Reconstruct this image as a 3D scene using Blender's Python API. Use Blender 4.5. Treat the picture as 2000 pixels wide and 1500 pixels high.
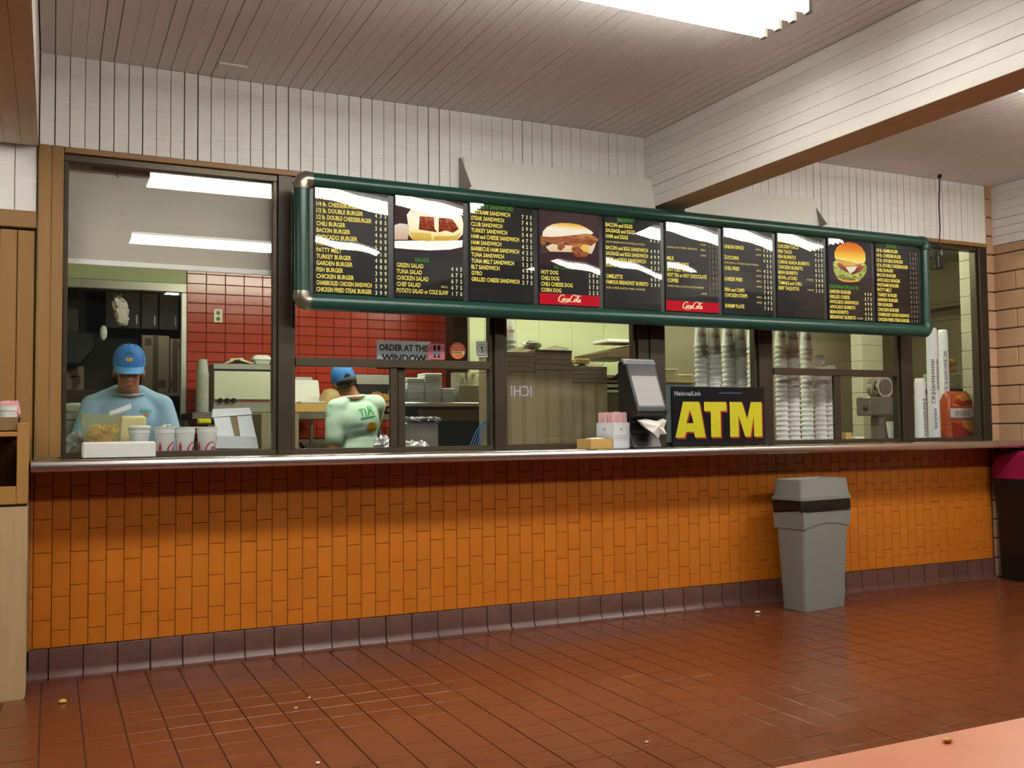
import bpy, math, random
from mathutils import Vector, Matrix, Euler
from mathutils.bvhtree import BVHTree
from math import sin, cos, pi, radians
random.seed(7)
S = bpy.context.scene
COL = S.collection
for o in list(bpy.data.objects): bpy.data.objects.remove(o)

# ------------------------------------------------------------------ camera, world, exposure
F_PX, YAW, PITCH, ROLL, CAM_D, CAM_H = 1891.96, 0.4440, 0.0465, -0.0098, 5.4429, 1.2279
FW = Vector((sin(YAW)*cos(PITCH), cos(YAW)*cos(PITCH), sin(PITCH)))
R0 = Vector((cos(YAW), -sin(YAW), 0)); U0 = R0.cross(FW)
RT = cos(ROLL)*R0 + sin(ROLL)*U0; UP = -sin(ROLL)*R0 + cos(ROLL)*U0
CAM = Vector((0, -CAM_D, CAM_H))
cd = bpy.data.cameras.new('camera'); cam = bpy.data.objects.new('camera', cd); COL.objects.link(cam)
cd.sensor_width = 36; cd.lens = F_PX/2000*36; cd.clip_start = .05
cam.matrix_world = Matrix(((RT.x, UP.x, -FW.x, CAM.x), (RT.y, UP.y, -FW.y, CAM.y), (RT.z, UP.z, -FW.z, CAM.z), (0, 0, 0, 1)))
S.camera = cam
W = bpy.data.worlds.new('hall_ambience'); S.world = W; W.use_nodes = True
W.node_tree.nodes['Background'].inputs[0].default_value = (.9, .95, 1, 1)
W.node_tree.nodes['Background'].inputs[1].default_value = .06
S.view_settings.view_transform = 'Standard'; S.view_settings.look = 'None'
S.view_settings.gamma = 1; S.view_settings.use_curve_mapping = False
S.view_settings.exposure = 0.0
S.cycles.use_denoising = True
S.cycles.max_bounces = 8; S.cycles.transparent_max_bounces = 16
S.cycles.caustics_reflective = False; S.cycles.caustics_refractive = False
HALL_TUBE = 34.0      # radiance of the dining hall's fluorescent tubes
KITCHEN_TUBE = 92.0   # radiance of the kitchen's fluorescent tubes

def at(px, py, Y):                 # the point at depth Y that stands on this line of sight (used once, to read positions off)
    d = FW*F_PX + RT*(px-1000) + UP*(750-py)
    return CAM + d*((Y-CAM.y)/d.y)
def at_z(px, py, Z):
    d = FW*F_PX + RT*(px-1000) + UP*(750-py)
    return CAM + d*((Z-CAM.z)/d.z)
def proj(P):
    v = Vector(P)-CAM; w = v.dot(FW)
    return 1000+F_PX*v.dot(RT)/w, 750-F_PX*v.dot(UP)/w, w

# ------------------------------------------------------------------ materials
def lin(c): return tuple(((x/255)/12.92 if x/255 <= .04045 else (((x/255)+.055)/1.055)**2.4) for x in c)
MATS = {}
def mat(name, rgb, rough=.5, metal=0, bump=0, bscale=40, stretch=(1, 1, 1), vary=0, vscale=6, emit=0, spec=.5, coat=0, coords='Object'):
    if name in MATS: return MATS[name]
    m = bpy.data.materials.new(name); MATS[name] = m; m.use_nodes = True
    nt = m.node_tree; N = nt.nodes; L = nt.links; b = N['Principled BSDF']
    c = lin(rgb)
    b.inputs['Base Color'].default_value = (*c, 1); b.inputs['Roughness'].default_value = rough
    b.inputs['Metallic'].default_value = metal; b.inputs['Specular IOR Level'].default_value = spec
    b.inputs['Coat Weight'].default_value = coat
    if emit:
        b.inputs['Emission Color'].default_value = (*c, 1); b.inputs['Emission Strength'].default_value = emit
    if bump or vary:
        tc = N.new('ShaderNodeTexCoord'); mp = N.new('ShaderNodeMapping'); mp.inputs['Scale'].default_value = stretch
        L.new(tc.outputs[coords], mp.inputs[0])
    if bump:
        n = N.new('ShaderNodeTexNoise'); n.inputs['Scale'].default_value = bscale; n.inputs['Detail'].default_value = 4
        bp = N.new('ShaderNodeBump'); bp.inputs['Strength'].default_value = bump; bp.inputs['Distance'].default_value = .01
        L.new(mp.outputs[0], n.inputs[0]); L.new(n.outputs[0], bp.inputs['Height']); L.new(bp.outputs[0], b.inputs['Normal'])
    if vary:
        n = N.new('ShaderNodeTexNoise'); n.inputs['Scale'].default_value = vscale; n.inputs['Detail'].default_value = 5
        oi = N.new('ShaderNodeObjectInfo'); ad = N.new('ShaderNodeVectorMath'); ad.operation = 'ADD'
        L.new(mp.outputs[0], ad.inputs[0]); L.new(oi.outputs['Location'], ad.inputs[1]); L.new(ad.outputs[0], n.inputs[0])
        ma = N.new('ShaderNodeMath'); ma.operation = 'MULTIPLY_ADD'; ma.inputs[1].default_value = 2*vary; ma.inputs[2].default_value = 1-vary
        L.new(n.outputs[0], ma.inputs[0])
        m2 = N.new('ShaderNodeMath'); m2.operation = 'MULTIPLY_ADD'; m2.inputs[1].default_value = vary*.5; m2.inputs[2].default_value = -vary*.25
        L.new(oi.outputs['Random'], m2.inputs[0])
        m3 = N.new('ShaderNodeMath'); L.new(ma.outputs[0], m3.inputs[0]); L.new(m2.outputs[0], m3.inputs[1])
        mx = N.new('ShaderNodeVectorMath'); mx.operation = 'SCALE'; mx.inputs[0].default_value = c
        L.new(m3.outputs[0], mx.inputs['Scale']); L.new(mx.outputs[0], b.inputs['Base Color'])
    return m
def glow(name, rgb, strength):     # things that give off light: tubes, backlit menu print
    if name in MATS: return MATS[name]
    m = bpy.data.materials.new(name); MATS[name] = m; m.use_nodes = True
    nt = m.node_tree; nt.nodes.clear()
    o = nt.nodes.new('ShaderNodeOutputMaterial'); e = nt.nodes.new('ShaderNodeEmission')
    e.inputs[0].default_value = (*lin(rgb), 1); e.inputs[1].default_value = strength
    nt.links.new(e.outputs[0], o.inputs[0]); return m
def clear(name, tint=(1, 1, 1), refl=1.0, rough=0.0, haze=0, hazecol=(1, 1, 1), ior=1.45):
    if name in MATS: return MATS[name]
    m = bpy.data.materials.new(name); MATS[name] = m; m.use_nodes = True
    nt = m.node_tree; N = nt.nodes; L = nt.links; N.clear()
    o = N.new('ShaderNodeOutputMaterial'); t = N.new('ShaderNodeBsdfTransparent'); t.inputs[0].default_value = (*tint, 1)
    g = N.new('ShaderNodeBsdfGlossy'); g.inputs['Roughness'].default_value = rough
    ge = N.new('ShaderNodeNewGeometry'); dt = N.new('ShaderNodeVectorMath'); dt.operation = 'DOT_PRODUCT'
    L.new(ge.outputs['Normal'], dt.inputs[0]); L.new(ge.outputs['Incoming'], dt.inputs[1])
    ab = N.new('ShaderNodeMath'); ab.operation = 'ABSOLUTE'; L.new(dt.outputs['Value'], ab.inputs[0])
    om = N.new('ShaderNodeMath'); om.operation = 'SUBTRACT'; om.inputs[0].default_value = 1; L.new(ab.outputs[0], om.inputs[1])
    pw = N.new('ShaderNodeMath'); pw.operation = 'POWER'; pw.inputs[1].default_value = 5; L.new(om.outputs[0], pw.inputs[0])
    ml = N.new('ShaderNodeMath'); ml.operation = 'MULTIPLY_ADD'; ml.inputs[1].default_value = .95*refl; ml.inputs[2].default_value = .04*refl; ml.use_clamp = True
    L.new(pw.outputs[0], ml.inputs[0]); mx = N.new('ShaderNodeMixShader')
    base = t
    if haze:
        d = N.new('ShaderNodeBsdfDiffuse'); d.inputs[0].default_value = (*hazecol, 1)
        tr = N.new('ShaderNodeBsdfTranslucent'); tr.inputs[0].default_value = (*hazecol, 1)
        dd = N.new('ShaderNodeMixShader'); dd.inputs[0].default_value = .5
        L.new(d.outputs[0], dd.inputs[1]); L.new(tr.outputs[0], dd.inputs[2])
        hz = N.new('ShaderNodeMixShader'); hz.inputs[0].default_value = haze
        L.new(t.outputs[0], hz.inputs[1]); L.new(dd.outputs[0], hz.inputs[2]); base = hz
    L.new(ml.outputs[0], mx.inputs[0]); L.new(base.outputs[0], mx.inputs[1]); L.new(g.outputs[0], mx.inputs[2])
    L.new(mx.outputs[0], o.inputs[0]); return m
def gradient_print(name, stops, strength, noise=0, nscale=8):   # backlit photographic print: colour from top to bottom of the printed shape
    if name in MATS: return MATS[name]
    m = bpy.data.materials.new(name); MATS[name] = m; m.use_nodes = True
    nt = m.node_tree; N = nt.nodes; L = nt.links; N.clear()
    o = N.new('ShaderNodeOutputMaterial'); e = N.new('ShaderNodeEmission'); e.inputs[1].default_value = strength
    tc = N.new('ShaderNodeTexCoord'); sp = N.new('ShaderNodeSeparateXYZ'); L.new(tc.outputs['Generated'], sp.inputs[0])
    r = N.new('ShaderNodeValToRGB')
    while len(r.color_ramp.elements) < len(stops): r.color_ramp.elements.new(.5)
    for el, (p, c) in zip(r.color_ramp.elements, stops): el.position = p; el.color = (*lin(c), 1)
    src = sp.outputs['Z']
    if noise:
        n = N.new('ShaderNodeTexNoise'); n.inputs['Scale'].default_value = nscale; n.inputs['Detail'].default_value = 3
        L.new(tc.outputs['Generated'], n.inputs[0])
        a = N.new('ShaderNodeMath'); a.operation = 'MULTIPLY_ADD'; a.inputs[1].default_value = noise; L.new(n.outputs[0], a.inputs[0])
        s = N.new('ShaderNodeMath'); s.operation = 'SUBTRACT'; s.inputs[1].default_value = noise*.5
        L.new(sp.outputs['Z'], a.inputs[2]); L.new(a.outputs[0], s.inputs[0]); src = s.outputs[0]
    L.new(src, r.inputs[0]); L.new(r.outputs[0], e.inputs[0]); L.new(e.outputs[0], o.inputs[0]); return m

WHITE_PAINT = mat('white_painted_plank', (236, 235, 233), .65, bump=.35, bscale=9, stretch=(3, 3, 22), vary=.1, vscale=3)
CEIL_PAINT = mat('ceiling_painted_plank', (226, 224, 222), .55, bump=.2, bscale=12, stretch=(8, 1, 8), vary=.07, vscale=3)
BEAM_PAINT = mat('beam_painted_board', (226, 224, 220), .6, bump=.3, bscale=14, stretch=(1, 1, 6), vary=.08, vscale=3)
GAP_DARK = mat('gap_shade_backing', (70, 60, 52), .9)  # dark tone puts the shade of the board gaps into the backing
BROWN_WOOD = mat('brown_painted_wood', (144, 106, 56), .5, bump=.15, bscale=30, stretch=(6, 6, .6), vary=.1, vscale=4)
BRONZE = mat('bronze_aluminium', (74, 66, 52), .38, .55, bump=.03, bscale=60)
STEEL = mat('brushed_steel', (205, 198, 195), .27, 1, bump=.05, bscale=30, stretch=(.3, 20, 20))
STEEL_DULL = mat('dull_steel', (176, 174, 164), .42, .8, bump=.05, bscale=30)
CHROME = mat('chrome', (225, 225, 225), .1, 1)
ORANGE_TILE = mat('orange_glazed_tile', (194, 112, 32), .3, bump=.06, bscale=25, vary=.13, vscale=5)
GROUT = mat('brown_grout', (128, 70, 40), .9)
BASE_TILE = mat('maroon_base_tile', (94, 64, 58), .35, bump=.15, bscale=22, vary=.35, vscale=12)
FLOOR_TILE = mat('terracotta_floor_tile', (106, 56, 32), .24, bump=.12, bscale=18, vary=.14, vscale=7)
FLOOR_GROUT = mat('floor_grout', (92, 58, 42), .7)
RED_TILE = mat('red_glazed_tile', (166, 58, 36), .2, bump=.05, bscale=20, vary=.12, vscale=5)
RED_GROUT = mat('dark_red_grout', (84, 30, 22), .9)
BLOCK_TAN = mat('tan_slump_block', (182, 146, 116), .8, bump=.4, bscale=30, vary=.1, vscale=5)
BLOCK_WHITE = mat('white_painted_block', (214, 212, 184), .5, bump=.25, bscale=20, vary=.05)
MORTAR = mat('dark_mortar', (70, 50, 42), .9)
CREAM = mat('cream_wall_paint', (188, 194, 152), .55, bump=.05, bscale=25, vary=.05, vscale=2)
GREYTAN = mat('grey_tan_panel', (150, 142, 116), .5, vary=.08, vscale=2)
OLIVE = mat('olive_grey_wall', (104, 98, 78), .7, vary=.15, vscale=2)
DARKBROWN = mat('dark_brown_panel', (64, 44, 36), .4, vary=.1)
BLACK = mat('black_plastic', (20, 21, 24), .35)
BLACK_MAT = mat('black_paint', (16, 16, 18), .5)
GREEN_TUBE = mat('dark_green_tube', (21, 64, 56), .32, bump=.03, bscale=50)
def foam(name, rgb, tr):
    m = mat(name, rgb, .6); nt = m.node_tree; b = nt.nodes['Principled BSDF']; t = nt.nodes.new('ShaderNodeBsdfTranslucent'); t.inputs[0].default_value = (*lin(rgb), 1)
    mx = nt.nodes.new('ShaderNodeMixShader'); mx.inputs[0].default_value = tr; nt.links.new(b.outputs[0], mx.inputs[1]); nt.links.new(t.outputs[0], mx.inputs[2]); nt.links.new(mx.outputs[0], nt.nodes['Material Output'].inputs[0]); return m
FOAM = foam('white_foam', (242, 244, 240), .16)
FOAM_CUP = foam('white_foam_cup', (244, 246, 245), .18)
GREY_PLASTIC = mat('grey_bin_plastic', (124, 128, 126), .5, bump=.12, bscale=160, vary=.04)
CARD = mat('brown_cardboard', (140, 126, 96), .8, bump=.15, bscale=20, stretch=(1, 1, 14), vary=.1)
CARD_DARK = mat('cardboard_edge_gap', (92, 78, 58), .9)
CARD_TAN = mat('tan_cardboard', (196, 160, 92), .75, vary=.08)
PAPER = mat('white_paper', (240, 238, 232), .8, bump=.1, bscale=25)
WHITE_CARD = mat('white_carton', (222, 228, 236), .45, vary=.03)
COKE_RED = mat('red_print', (200, 40, 50), .5)
INK = mat('black_ink', (24, 26, 34), .6)
GLASS = clear('window_glass', (.985, .992, .988), 1.0)
ACRYLIC = clear('clear_acrylic', (.97, .97, .98), 1.0, rough=.012)
FROST = clear('frosted_plastic', (.95, .95, .85), 1.0, .2, haze=.16, hazecol=(.85, .85, .7))
BAGFILM = clear('clear_bag_film', (.97, .98, .95), 0.7, .12, haze=.07, hazecol=(.95, .97, .85))

# ------------------------------------------------------------------ mesh builder
class MB:
    def __init__(s): s.v = []; s.f = []; s.T = None
    def add(s, vs, fs):
        n = len(s.v)
        s.v += [(s.T @ Vector(p)) if s.T else Vector(p) for p in vs]
        s.f += [tuple(i+n for i in f) for f in fs]; return s
    def box(s, x0, x1, y0, y1, z0, z1):
        if x0 > x1: x0, x1 = x1, x0
        if y0 > y1: y0, y1 = y1, y0
        if z0 > z1: z0, z1 = z1, z0
        return s.add([(x0, y0, z0), (x1, y0, z0), (x1, y1, z0), (x0, y1, z0), (x0, y0, z1), (x1, y0, z1), (x1, y1, z1), (x0, y1, z1)],
                     [(0, 3, 2, 1), (4, 5, 6, 7), (0, 1, 5, 4), (1, 2, 6, 5), (2, 3, 7, 6), (3, 0, 4, 7)])
    def rbox(s, x0, x1, y0, y1, z0, z1, c=.004):      # box with chamfered edges: three stacked rings
        def ring(d, z): return [(x0+d, y0, z), (x1-d, y0, z), (x1, y0+d, z), (x1, y1-d, z), (x1-d, y1, z), (x0+d, y1, z), (x0, y1-d, z), (x0, y0+d, z)]
        def ringi(z):
            e = c
            return [(x0+e*1.4, y0+e, z), (x1-e*1.4, y0+e, z), (x1-e, y0+e*1.4, z), (x1-e, y1-e*1.4, z), (x1-e*1.4, y1-e, z), (x0+e*1.4, y1-e, z), (x0+e, y1-e*1.4, z), (x0+e, y0+e*1.4, z)]
        return s.loft([ringi(z0), ring(c, z0+c), ring(c, z1-c), ringi(z1)])
    def loft(s, rings, cap=True, close=True):
        n = len(rings[0]); vs = [p for r in rings for p in r]; fs = []
        for k in range(len(rings)-1):
            for i in range(n if close else n-1):
                j = (i+1) % n; fs.append((k*n+i, k*n+j, (k+1)*n+j, (k+1)*n+i))
        if cap: fs.append(tuple(reversed(range(n)))); fs.append(tuple((len(rings)-1)*n+i for i in range(n)))
        return s.add(vs, fs)
    def tube(s, pts, r, seg=10, cap=True):
        pts = [Vector(p) for p in pts]; rs = r if isinstance(r, (list, tuple)) else [r]*len(pts)
        rings = []; u = None
        for i, p in enumerate(pts):
            d = (pts[min(i+1, len(pts)-1)]-pts[max(i-1, 0)]).normalized()
            if u is None: u = d.orthogonal().normalized()
            else: u = (u-d*u.dot(d)).normalized()
            w = d.cross(u)
            rings.append([p+(u*cos(2*pi*k/seg)+w*sin(2*pi*k/seg))*rs[i] for k in range(seg)])
        return s.loft(rings, cap)
    def lathe(s, prof, c=(0, 0, 0), seg=24, cap=True):
        return s.loft([[(c[0]+r*cos(2*pi*k/seg), c[1]+r*sin(2*pi*k/seg), c[2]+z) for k in range(seg)] for r, z in prof], cap)
    def ell(s, c, r, seg=20, rings=12, rot=None):
        c = Vector(c); out = []
        for i in range(rings+1):
            a = -pi/2+pi*i/rings; rr = max(cos(a), .002); row = []
            for k in range(seg):
                p = Vector((r[0]*rr*cos(2*pi*k/seg), r[1]*rr*sin(2*pi*k/seg), r[2]*sin(a)))
                if rot: p = rot @ p
                row.append(c+p)
            out.append(row)
        return s.loft(out)
    def cap(s, p0, p1, r0, r1, seg=16):               # limb: a tapered rod with round ends
        p0, p1 = Vector(p0), Vector(p1); s.tube([p0, p1], [r0, r1], seg); s.ell(p0, (r0,)*3, seg, 8); s.ell(p1, (r1,)*3, seg, 8); return s
    def prism(s, poly, axis, a0, a1):                 # polygon pushed along x, y or z
        def P(u, v, w): return {'x': (w, u, v), 'y': (u, w, v), 'z': (u, v, w)}[axis]
        n = len(poly); vs = [P(u, v, a0) for u, v in poly]+[P(u, v, a1) for u, v in poly]
        fs = [tuple(range(n)), tuple(reversed(range(n, 2*n)))]+[(i, i+n, (i+1) % n+n, (i+1) % n) for i in range(n)]
        return s.add(vs, fs)
    def mesh(s, name, off=Vector((0, 0, 0)), smooth=None):
        me = bpy.data.meshes.new(name); me.from_pydata([tuple(p-off) for p in s.v], [], s.f); me.validate()
        if len(me.polygons):
            import bmesh
            bm = bmesh.new(); bm.from_mesh(me); bmesh.ops.recalc_face_normals(bm, faces=bm.faces); bm.to_mesh(me); bm.free()
        if smooth:
            me.polygons.foreach_set('use_smooth', [True]*len(me.polygons))
            me.set_sharp_from_angle(angle=radians(smooth))
        return me
    def build(s, name, m, parent=None, smooth=35, bevel=0, pivot=None, kind=None):
        off = wloc(parent)
        if parent is None: off = Vector(pivot) if pivot is not None else s.base()
        o = bpy.data.objects.new(name, s.mesh(name, off, smooth)); o.data.materials.append(m); COL.objects.link(o)
        if parent is None: o.location = off
        else: o.parent = parent
        if bevel:
            b = o.modifiers.new('bevel', 'BEVEL'); b.width = bevel; b.segments = 2; b.limit_method = 'ANGLE'; b.angle_limit = radians(40)
        if kind: o['kind'] = kind
        return o
    def base(s):
        xs = [p.x for p in s.v]; ys = [p.y for p in s.v]; zs = [p.z for p in s.v]
        return Vector(((min(xs)+max(xs))/2, (min(ys)+max(ys))/2, min(zs)))
def wloc(o):
    v = Vector((0, 0, 0))
    while o is not None: v = v+o.location; o = o.parent
    return v
def tag(o, label, cat, group=None):
    o['label'] = label; o['category'] = cat
    if group: o['group'] = group
    return o
def thing(name, label, cat, loc, group=None):
    o = bpy.data.objects.new(name, None); o.empty_display_size = .05; COL.objects.link(o); o.location = loc
    return tag(o, label, cat, group)
def struct(name, loc=(0, 0, 0)):
    o = bpy.data.objects.new(name, None); o.empty_display_size = .05; COL.objects.link(o); o.location = loc; o['kind'] = 'structure'; return o
def piece(name, me, m, parent, loc, rz=0):            # one of many pieces that share mesh data
    o = bpy.data.objects.new(name, me); COL.objects.link(o); o.parent = parent; o.location = Vector(loc)-wloc(parent); o.rotation_euler = (0, 0, rz)
    if not me.materials: me.materials.append(m)
    return o
def dup(root, loc, label=None, group=None, cat=None, rz=None):
    r = root.copy(); COL.objects.link(r); r.location = loc
    if rz is not None: r.rotation_euler = (0, 0, rz)
    if label: r['label'] = label
    if group: r['group'] = group
    for ch in list(root.children):
        c = ch.copy(); COL.objects.link(c); c.parent = r
        for g in ch.children:
            d = g.copy(); COL.objects.link(d); d.parent = c
    return r
def solid(name, mb, m, label, cat, group=None, smooth=35, bevel=0): return tag(mb.build(name, m, None, smooth, bevel), label, cat, group)
def chamfer_mesh(name, w, h, t, c):                   # tile or plank lying in x-z, front at y=-t, edges eased
    v = [(-w/2, 0, -h/2), (w/2, 0, -h/2), (w/2, 0, h/2), (-w/2, 0, h/2), (-w/2, -t+c, -h/2), (w/2, -t+c, -h/2), (w/2, -t+c, h/2), (-w/2, -t+c, h/2),
         (-w/2+c, -t, -h/2+c), (w/2-c, -t, -h/2+c), (w/2-c, -t, h/2-c), (-w/2+c, -t, h/2-c)]
    f = [(0, 1, 5, 4), (1, 2, 6, 5), (2, 3, 7, 6), (3, 0, 4, 7), (4, 5, 9, 8), (5, 6, 10, 9), (6, 7, 11, 10), (7, 4, 8, 11), (8, 9, 10, 11)]
    me = bpy.data.meshes.new(name); me.from_pydata(v, [], f); return me

# flat print ------------------------------------------------------
_tc = {}
def text2d(s, bold=0.0, shear=0.0):
    k = (s, bold, shear)
    if k not in _tc:
        cu = bpy.data.curves.new('t', 'FONT'); cu.body = s; cu.size = 1; cu.offset = bold; cu.shear = shear; cu.resolution_u = 2
        ob = bpy.data.objects.new('t', cu); me = bpy.data.meshes.new_from_object(ob)
        vs = [(v.co.x, v.co.y) for v in me.vertices]; fs = [tuple(p.vertices) for p in me.polygons]
        bpy.data.objects.remove(ob); bpy.data.curves.remove(cu); bpy.data.meshes.remove(me)
        x0 = min(p[0] for p in vs); x1 = max(p[0] for p in vs)
        _tc[k] = ([(p[0]-x0, p[1]) for p in vs], fs, x1-x0)
    return _tc[k]
CAPH = .72
class Flat:                                           # collects flat shapes in (u, v) metres, then lays them on a surface
    def __init__(s): s.v = []; s.f = []
    def poly(s, pts): n = len(s.v); s.v += list(pts); s.f.append(tuple(range(n, n+len(pts)))); return s
    def rect(s, u0, v0, u1, v1): return s.poly([(u0, v0), (u1, v0), (u1, v1), (u0, v1)])
    def disc(s, u, v, r, seg=24, ry=None): return s.poly([(u+r*cos(2*pi*k/seg), v+(ry or r)*sin(2*pi*k/seg)) for k in range(seg)])
    def text(s, t, u, v, h, w=None, xs=1.0, bold=0.0, align='l', shear=0.0, flip=1):
        vs, fs, tw = text2d(t, bold, shear); k = h/CAPH; kx = k*xs
        if w and tw*kx > w: kx = w/tw
        if align == 'r': u -= tw*kx
        if align == 'c': u -= tw*kx/2
        n = len(s.v); s.v += [(u+p[0]*kx, v+p[1]*k*flip) for p in vs]; s.f += [tuple(i+n for i in f) for f in fs]; return s
    def ribbon(s, pts, w, u=0, v=0, k=1, taper=True, shear=0):
        P = []; m = len(pts)
        for i in range(m-1):
            p0, p1, p2, p3 = pts[max(i-1, 0)], pts[i], pts[i+1], pts[min(i+2, m-1)]
            for j in range(5):
                t = j/5; P.append(tuple(.5*((2*p1[d])+(-p0[d]+p2[d])*t+(2*p0[d]-5*p1[d]+4*p2[d]-p3[d])*t*t+(-p0[d]+3*p1[d]-3*p2[d]+p3[d])*t**3) for d in (0, 1)))
        P.append(pts[-1]); L = []; R = []
        for i, p in enumerate(P):
            a = P[max(i-1, 0)]; b = P[min(i+1, len(P)-1)]; dx, dy = b[0]-a[0], b[1]-a[1]; l = math.hypot(dx, dy) or 1
            t = i/(len(P)-1); ww = w*(.45+.75*abs(dy)/l)*((.35+.65*min(1, 5*t, 5*(1-t))) if taper else 1)/2
            for lst, sg in ((L, 1), (R, -1)):
                x = p[0]-dy/l*ww*sg; y = p[1]+dx/l*ww*sg; lst.append((u+k*(x+shear*y), v+k*y))
        n = len(s.v); q = len(P); s.v += L+R; s.f += [(n+i, n+i+1, n+q+i+1, n+q+i) for i in range(q-1)]; return s
    def lay(s, fn, name, m, parent): mb = MB(); mb.add([fn(u, v) for u, v in s.v], s.f); return mb.build(name, m, parent, None, kind='stuff' if ('letter' in name or 'digits' in name) else None)
def cola_script(F, u, v, h):                          # flowing script lettering, two tall looping C's
    k = h/3.0
    big = [(2.5, 2.1), (2.3, 2.7), (1.6, 2.9), (.8, 2.3), (.3, 1.3), (.35, .5), (.9, .1), (1.6, .25), (2.2, .7)]
    def o(x): return [(x+.75, 1.45), (x+.3, 1.3), (x+.05, .75), (x+.25, .25), (x+.65, .3), (x+.95, .85), (x+.75, 1.45), (x+1.15, 1.3)]
    def c(x): return [(x+.9, 1.25), (x+.6, 1.45), (x+.2, 1.1), (x+.1, .55), (x+.4, .2), (x+1.0, .5)]
    def a(x): return [(x+.9, 1.4), (x+.4, 1.35), (x+.05, .7), (x+.3, .2), (x+.75, .6), (x+.95, 1.4), (x+.8, .5), (x+1.0, .2), (x+1.35, .5)]
    for pts in (big, o(1.9), c(2.95), a(3.95)): F.ribbon(pts, .42, u, v, k, shear=.22)
    F.ribbon([(.9, .1), (2.2, -.35), (3.6, -.3), (4.9, -.05)], .3, u, v, k, shear=.22)
    F.ribbon([(p[0]*1.05+5.2, p[1]*1.05) for p in big], .42, u, v, k, shear=.22)
    F.ribbon([(7.6, 2.5), (8.5, 3.0), (9.6, 2.6), (10.3, 2.9)], .28, u, v, k, shear=.22)
    F.ribbon(o(7.2), .42, u, v, k, shear=.22); F.ribbon([(8.3, .7), (8.9, 1.8), (8.95, 2.6), (8.6, 2.3), (8.5, .8), (8.75, .2), (9.1, .5)], .38, u, v, k, shear=.22)
    F.ribbon(a(9.2), .42, u, v, k, shear=.22)
    F.ribbon([(5.0, .95), (5.45, .95)], .25, u, v, k, False, shear=.22)
    return F

# ================================================================== SETTING
XL, XR = -.075, 6.98           # right face of the left beam, face of the right block wall
ZC, ZP = 3.185, 2.705          # ceiling, foot of the white planks
BEAM_Z = 2.695
PW = .0705
# --- floor
floor = struct('floor')
MB().box(-4, 11, -10, 7, -.14, -.006).build('floor_slab', FLOOR_GROUT, floor)
tp = .16
tile_me = chamfer_mesh('tile', tp-.005, tp-.005, .010, .0009)
tile_me.transform(Matrix.Rotation(-pi/2, 4, 'X')); tile_me.transform(Matrix.Translation((0, 0, -.010)))
tile_me.flip_normals() if tile_me.polygons[8].normal.z < 0 else None
cells = []
for i in range(-8, 47):
    for j in range(0, 34):
        x, y = i*tp+.05, -.10-j*tp
        px, py, w = proj((x, y, 0)); vis = -60 < px < 2060 and py < 1560 and w > .5
        cells.append((0 if vis else 1, w, x, y))
cells.sort(); rest = MB()
for k, (nv, w, x, y) in enumerate(cells):
    dz = random.uniform(-.0006, .0006)
    if k < 300: piece('tile', tile_me, FLOOR_TILE, floor, (x, y, dz))
    else:
        h = tp/2-.0025; c = .0018
        rest.add([(x-h, y-h, -.006), (x+h, y-h, -.006), (x+h, y+h, -.006), (x-h, y+h, -.006), (x-h+c, y-h+c, dz), (x+h-c, y-h+c, dz), (x+h-c, y+h-c, dz), (x-h+c, y+h-c, dz)],
                 [(0, 1, 5, 4), (1, 2, 6, 5), (2, 3, 7, 6), (3, 0, 4, 7), (4, 5, 6, 7)])
rest.build('tile_field', FLOOR_TILE, floor, None, kind='stuff')
# --- ceiling boards run away from the counter
ceiling = struct('ceiling', (3.5, -3, ZC))
MB().box(-4, 11, -10, 0.02, ZC+.012, ZC+.1).build('ceiling_deck', GAP_DARK, ceiling)
plank_c = []
for g in (.001, .0015, .0025, .004, .006):
    mb = MB(); w = PW-g; c = .0012; L = 6.0
    mb.add([(-w/2, 0, .012), (w/2, 0, .012), (w/2, 0, c), (-w/2, 0, c), (-w/2+c, 0, 0), (w/2-c, 0, 0), (-w/2, -L, .012), (w/2, -L, .012), (w/2, -L, c), (-w/2, -L, c), (-w/2+c, -L, 0), (w/2-c, -L, 0)],
           [(3, 4, 10, 9), (4, 5, 11, 10), (5, 2, 8, 11), (0, 3, 9, 6), (2, 1, 7, 8)])
    plank_c.append(mb.mesh('plank'))
def ceil_run(x0, x1):
    x = x0+PW/2
    while x < x1+PW*.5:
        piece('plank', random.choice(plank_c), CEIL_PAINT, ceiling, (x, -.001, ZC)); x += PW
ceil_run(XL+.003, 3.6); ceil_run(3.833, 7.05)
MB().box(-4, 11, -10, -6.0, ZC, ZC+.012).build('far_boards', CEIL_PAINT, ceiling)
MB().box(-4, -.31, -6, 0, ZC, ZC+.012).build('side_boards', CEIL_PAINT, ceiling)
MB().box(7.23, 11, -6, 0, ZC, ZC+.012).build('side_boards', CEIL_PAINT, ceiling)
q = at_z(453, 130, ZC)
pl = MB().rbox(q.x-.075, q.x+.075, q.y-.05, q.y+.05, ZC-.012, ZC, .004)
solid('ceiling_cover_plate', pl, CEIL_PAINT, 'small painted cover plate on the plank ceiling near the left end of the wall', 'cover plate')
# --- upper front wall: white vertical planks
wall_front = struct('wall_front', (3.5, 0, ZP))
MB().box(XL, XR, .012, .06, ZP, ZC).build('backing', GAP_DARK, wall_front)
wp = [chamfer_mesh('plank', PW-g, ZC-ZP-.002, .014, .0015) for g in (.0015, .002, .003, .0045, .006)]
def plank_run(x0, x1):
    x = x0+PW/2
    while x < x1+PW*.5:
        piece('plank', random.choice(wp), WHITE_PAINT, wall_front, (x, .012+random.uniform(-.001, .001), (ZP+ZC)/2)); x += PW
plank_run(XL+.004, XR-.09)
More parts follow.
